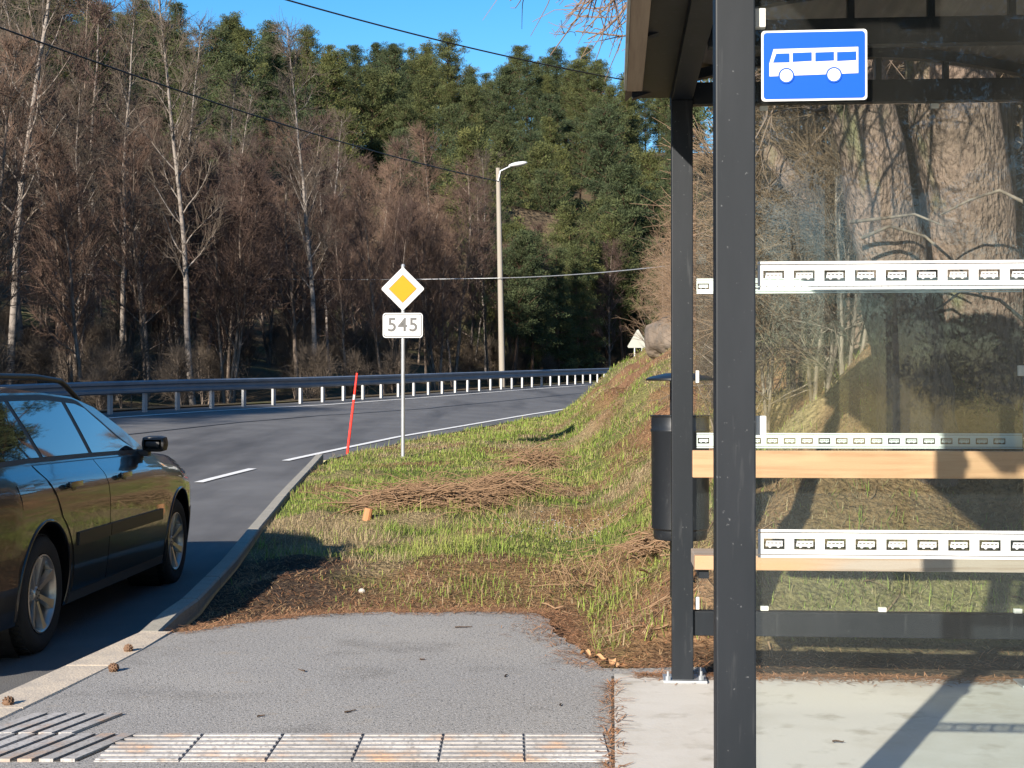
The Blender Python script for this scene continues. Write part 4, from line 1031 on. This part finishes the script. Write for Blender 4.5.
# ---- ground cover: grass blades, straw, needles (stuff)
def scatter(n, seed, xr, yr, prob, y_pow=1.0):
    r2 = np.random.RandomState(seed); Y = yr[0]*(yr[1]/yr[0])**r2.rand(n); X = r2.uniform(xr[0], xr[1], n)
    ok = (X > Kb(Y)+.03) & (r2.rand(n) < prob(X, Y)); return X[ok], Y[ok], r2
def blades(name, X, Y, r2, h, wd, col, m, label, cat, flat_=False, lift=0, lp=.55):
    n = len(X); Z = bank(X, Y)+lift; an = r2.rand(n)*6.28; h = h*(.5+.9*r2.rand(n)); sc = np.clip(Y/14, .8, 3); w_ = wd*sc
    D = np.stack([np.cos(an), np.sin(an), 0*an], 1); Wd = np.stack([-np.sin(an), np.cos(an), 0*an], 1)*w_[:, None]
    P = np.stack([X, Y, Z], 1)
    if flat_:
        tl_ = r2.uniform(-.1, .35, n)[:, None]; A = P+np.array([0, 0, .004]); B_ = A+(D+np.array([0, 0, 1.])*tl_)*h[:, None]*.5; Cc = A+D*h[:, None]+np.array([0, 0, 1.])*(tl_*.6*h[:, None]); B_[:, 2] += .004
    else:
        le = (r2.rand(n)**lp*1.0)[:, None]; A = P; B_ = P+np.array([0, 0, 1.])*h[:, None]*(.60-.25*le)+D*h[:, None]*.45*le; Cc = P+np.array([0, 0, 1.])*h[:, None]*(1-.80*le)+D*h[:, None]*1.0*le
    V = np.stack([A-Wd, A+Wd, B_+Wd*.7, B_-Wd*.7, Cc], 1).reshape(-1, 3); i = np.arange(n)*5
    F4 = np.stack([i, i+1, i+2, i+3], 1); F3 = np.stack([i+3, i+2, i+4], 1)
    o = obj(name, np_mesh(name, V, [F4, F3], np.repeat(col, 5, 0)), m); tag(o, label, cat, None, 'stuff'); return o
g_p = lambda X, Y: (lambda c: (c[0]*.85+.12)*(1-.93*c[1])*(1-c[2]*.97)*(1-.35*sst(1.5, 4, X-toe(Y)))*((Y > 8.3) | (X > .4)))(cover(X, Y))
X, Y, r2 = scatter(300000, 21, (-3.4, 7), (6.95, 46), g_p)
u_ = r2.rand(len(X))[:, None]; u2 = vn(X, Y, .5, 14)[:, None]
col = np.array([.16, .25, .04])*(1-u2)+np.array([.31, .35, .09])*u2; col = np.where(u_ < .22, np.array([.30, .24, .12]), col)*(.7+.6*r2.rand(len(X))[:, None])
hh = .05+.09*sst(.35, .8, vn(X, Y, .45, 15))
blades('grass', X, Y, r2, hh, .0028, col, grassm, 'fresh green spring grass on the verge', 'grass')
s_p = lambda X, Y: (lambda c: (.85-.7*c[0])*(1-.6*c[1])*(1-c[2])*((Y > 8.3) | (X > .4)))(cover(X, Y))
X, Y, r2 = scatter(300000, 22, (-3.4, 8), (6.95, 46), s_p)
col = np.array([.46, .36, .215])*(.5+.7*r2.rand(len(X))[:, None])
blades('dry_grass', X, Y, r2, .05+.09*sst(.4, .8, vn(X, Y, .6, 16)), .0022, col, grassm, 'straw coloured dead grass on the verge and bank', 'dry grass', lp=.25)
l_p = lambda X, Y: (lambda c: np.maximum(c[1], c[2]*.45)*((Y > 7.6) | (X > .35))*(1-.0*X))(cover(X, Y))*(((Y > 8.2) | (X > .18) | (X < -1.3)))*((Y > 6.6))
X, Y, r2 = scatter(380000, 23, (-2.3, 7), (6.62, 30), l_p)
uu_ = r2.rand(len(X))[:, None]
col = np.where(uu_ < .5, np.array([.34, .17, .085]), np.where(uu_ < .8, np.array([.42, .28, .15]), np.array([.13, .08, .05])))*(.6+.7*r2.rand(len(X))[:, None])
blades('leaf_litter', X, Y, r2, .075, .0022, col, litterm, 'reddish brown needle litter beside the pavement', 'litter', True)
# needles strewn on the edge of the asphalt and slab
r2 = np.random.RandomState(8); n = 2600
t = r2.rand(n); k = (t*(len(back)-1)).astype(int); fr = t*(len(back)-1)-k; bp = np.array(back)
X = bp[k, 0]*(1-fr)+bp[np.minimum(k+1, len(back)-1), 0]*fr; Y = bp[k, 1]*(1-fr)+bp[np.minimum(k+1, len(back)-1), 1]*fr
X = X+r2.normal(0, .09, n)*(X > -.2)+r2.normal(0, .03, n); Y = Y+r2.normal(0, .06, n)
nn = 2200; us_ = r2.uniform(-.2, 1.9, nn); vs2 = .14-np.abs(r2.normal(0, .07, nn)); XY = np.array([loc2w(a_, c_) for a_, c_ in zip(us_, vs2)]); 
nj = 700; vj = -r2.rand(nj)*2.6; uj = -.31+np.abs(r2.normal(0, .02, nj))*np.where(r2.rand(nj) < .5, -1, 1); XY = np.concatenate([XY, np.array([loc2w(a_, c_) for a_, c_ in zip(uj, vj)])])
X = np.concatenate([X, XY[:, 0]]); Y = np.concatenate([Y, XY[:, 1]]); n = len(X)
P = np.stack([X, Y, np.where(X > SH.x-.30-(SH.y-Y)*.072, .017, .005)], 1); an = r2.rand(n)*6.28; D = np.stack([np.cos(an), np.sin(an), r2.rand(n)*.15], 1)*.055*(.4+r2.rand(n))[:, None]; Wd = np.stack([-np.sin(an), np.cos(an), 0*an], 1)*.0018
V = np.stack([P-Wd, P+Wd, P+D+Wd, P+D-Wd], 1).reshape(-1, 3)
col = np.repeat(np.array([.36, .19, .10])*(.5+.8*r2.rand(n)[:, None]), 4, 0)
tag(obj('strewn_needles', np_mesh('strewn_needles', V, [np.arange(4*n).reshape(-1, 4)], col), litterm), 'loose brown needles strewn over the edge of asphalt and slab', 'litter', None, 'stuff')
r2 = np.random.RandomState(31); polys = []
for k in range(650):
    y = 6.9*(30/6.9)**r2.rand(); x = float(toe(y))+r2.gamma(1.5, .7)-.3
    if x < float(Kb(y))+.2 or (y < 8.3 and x < .5): continue
    P_ = limb(r2, (x, y, 0), (r2.normal(), r2.normal(), .05), r2.uniform(.06, .3), 3, .25, 0); P_[:, 2] = bank(P_[:, 0], P_[:, 1])+.01+.03*r2.rand(4)
    polys.append((P_, np.array([.004, .0035, .0025, .0015])*(1+y/30)*r2.uniform(.5, 1.3), 3))
V, F = tubes(polys); tag(obj('twig_litter', np_mesh('twig_litter', V, F, np.array([.20, .13, .08])[None]*(.5+1.0*vn(V[:, 0]*5, V[:, 1]*5, .3, 2))[:, None]), litterm), 'fallen twigs scattered over the bank', 'twigs', None, 'stuff')
# dead stalks and white blossom in the verge
r2 = np.random.RandomState(12); polys = []
for k in range(520):
    cx_, cy_ = ((.75, 12.2, .35), (.2, 12.5, .5), (1.2, 10.0, .4), (.9, 17, .8), (1.9, 20, 1.2), (.5, 9.3, .3), (1.3, 31, 1.2), (-.2, 14.3, .5))[k % 8][:2]; sp_ = (.35, .5, .4, .8, 1.2, .3, 1.2, .5)[k % 8]
    x, y = cx_+r2.normal(0, sp_*.5), cy_+r2.normal(0, sp_*.7)
    if x < float(Kb(y))+.1: continue
    polys.append((limb(r2, (x, y, onb(x, y)-.02), (r2.normal(0, .8), r2.normal(0, .8), 1), r2.uniform(.08, .30), 3, .3, 0), np.array([.0024, .002, .0015, .001])*(1+y/30), 3))
V, F = tubes(polys); tag(obj('dead_stalks', np_mesh('dead_stalks', V, F, np.tile([.28, .19, .11], (len(V), 1))), litterm), 'dry brown stalks standing in the verge', 'dry stalks', None, 'stuff')
V, F = [], []
for k in range(70):
    x, y = .42+r2.normal(0, .22), 11.9+r2.normal(0, .5); z = onb(x, y)+r2.uniform(.05, .18); s_ = .008
    i = len(V); V += [(x-s_, y, z), (x, y-s_, z+s_*.5), (x+s_, y, z), (x, y+s_, z+s_*.5), (x, y, z+s_)]; F += [(i, i+1, i+4), (i+1, i+2, i+4), (i+2, i+3, i+4), (i+3, i, i+4)]
tag(obj('white_blossom', np_mesh('white_blossom', V, [np.array(F)]), whitep), 'tiny white flowers in the grass below the bank', 'flowers', None, 'stuff')
# brush pile on the verge: two heaps of cut branches
def pile(cx_, cy_, L_, ht, n, seed, label, ang=0.0):
    r2 = np.random.RandomState(seed); r = empty('brush_pile', (cx_, cy_, onb(cx_, cy_))); tag(r, label, 'brush pile'); polys = []
    for k in range(n):
        x = r2.uniform(-L_/2, L_*.35); env = ht*(1-(2*x/L_)**2*.7); y = r2.normal(0, .25); z = env*r2.rand()
        s_ = 1 if r2.rand() < .8 else -1
        l_ = r2.uniform(.15, .75)*min(1, L_); Pp = limb(r2, (x, y, max(z, .02)), (s_, r2.normal(0, .55), r2.uniform(-.2, .6)), l_, 5, .17, -.12)
        Pp[:, 2] = np.maximum(Pp[:, 2], -.06); polys.append((Pp, np.linspace(.0065, .0022, 6)*(.45+1.1*r2.rand()**3), 4))
    V, F = tubes(polys); cc = np.repeat(np.array([.21, .135, .082])[None], len(V), 0)*(.75+.5*vn(V[:, 0]*3, V[:, 1]*3+V[:, 2]*9, .2, 3))[:, None]
    obj('branches', np_mesh('branches', V, F, cc), litterm, r)
pile(-.95, 14.2, 1.45, .24, 1100, 5, 'larger heap of cut brown branches lying on the grass')
pile(-.15, 15.2, 1.0, .28, 700, 6, 'smaller darker heap of cut branches right of the larger one')
pile(.28, 19.5, .8, .30, 420, 7, 'small dark bush of dry brush near the foot of the bank')
pile(1.0, 9.3, .5, .14, 160, 9, 'low tangle of dry twigs at the foot of the bank near the litter bin')
x, y = (366-512)/1400*13.3, 13.3
b = MB().cyl((0, 0, -.05), (.03, 0, .10), .045, .04, 10); o = b.build('wood_stub', stumpm, None, False, (x, y, onb(x, y))); tag(o, 'short orange cut wood stub in front of the branch heap', 'wood stub')
# pine cones on kerb and pavement
cm = MB(); cm.lathe([(.001, 0), (.010, .002), (.017, .010), (.019, .020), (.014, .033), (.006, .042), (.001, .045)], 12)
for i in range(5):
    for k in range(8):
        t = k*math.pi/4+i*.4; rr = (.015, .019, .019, .015, .008)[i]; cm.box(-.004, .004, -.003, .003, -.002, .002, 0, Matrix.Translation((rr*math.cos(t), rr*math.sin(t), .006+i*.0085)) @ Matrix.Rotation(t, 4, 'Z'))
cme = None
for i, (px, py) in enumerate(((130, 651), (110, 671), (6, 706))):
    d_ = 1.27*1400/(py-396); x = (px-512)/1400*d_
    if i == 0: o = cm.build('pine_cone', conem, None, True, (x, d_, .010)); cme = o.data
    else: o = obj('pine_cone', cme, None, None, (x, d_, .010))
    o.rotation_euler = (R_(70), R_(20*i), i*1.3); o.scale = (1.05,)*3
    tag(o, ('small brown pine cone on the asphalt nearest the raised kerb', 'small brown pine cone on the asphalt, middle of the three by the kerb', 'brown pine cone on the dropped kerb at the left edge')[i], 'pine cone', 'pine cones by the kerb')
# twigs on the pavement and slab
for i, (px, py, L_, an) in enumerate(((455, 628, .10, .2), (505, 677, .05, 1.8), (258, 757-40, .04, 1), (345, 713, .06, .8), (305, 672, .07, 2.3), (420, 660, .04, .3), (832, 747, .05, .2), (560, 706, .03, 2))):
    d_ = 1.27*1400/(py-396); x = (px-512)/1400*d_; r3 = np.random.RandomState(i); Pp = limb(r3, (0, 0, 0), (math.cos(an), math.sin(an), 0), L_, 4, .25, 0); Pp[:, 2] = .004+.003*r3.rand(5)
    V, F = tubes([(Pp, np.linspace(.004, .002, 5), 5)]); o = obj('fallen_twig', np_mesh('fallen_twig', V, F), mat('dark twig', (.06, .035, .02), .9), None, (x, d_, .018 if px > 700 else .001))
    tag(o, ('longest dark twig near the back edge of the asphalt', 'small twig near the slab corner', 'tiny dark chip in front of the dark guide bars', 'bent twig just behind the ribbed paving', 'thin twig in the middle left of the asphalt', 'tiny chip in the middle of the asphalt', 'dark leaf scrap on the concrete slab', 'tiny scrap right of the asphalt centre')[i], 'twig', 'twigs and scraps on the paving')
# dry curled leaves at the slab corner
for i, (px, py) in enumerate(((600, 660), (612, 664), (585, 655), (622, 668))):
    d_ = 1.27*1400/(py-396); x = (px-512)/1400*d_; V = []; r3 = np.random.RandomState(40+i)
    for a_ in range(7):
        for c_ in range(5):
            uu1, vv1 = a_/6-.5, c_/4-.5; wv = math.sqrt(max(.02, .26-uu1*uu1)); V.append((uu1*.07, vv1*.07*wv, .006+.018*(vv1*2)**2*wv+.01*math.sin(uu1*6+i)+.004))
    F = [(a_*5+c_, a_*5+c_+1, a_*5+c_+6, a_*5+c_+5) for a_ in range(6) for c_ in range(4)]
    me = np_mesh('dry_leaf', V, [np.array(F)]); smooth(me); o = obj('dry_leaf', me, mat('dry leaf', (.45, .25, .12), .8), None, (x, d_, .002), r3.rand()*6)
    tag(o, 'curled tan dry leaf lying at the corner of asphalt and slab', 'leaf', 'dry leaves at the slab corner')
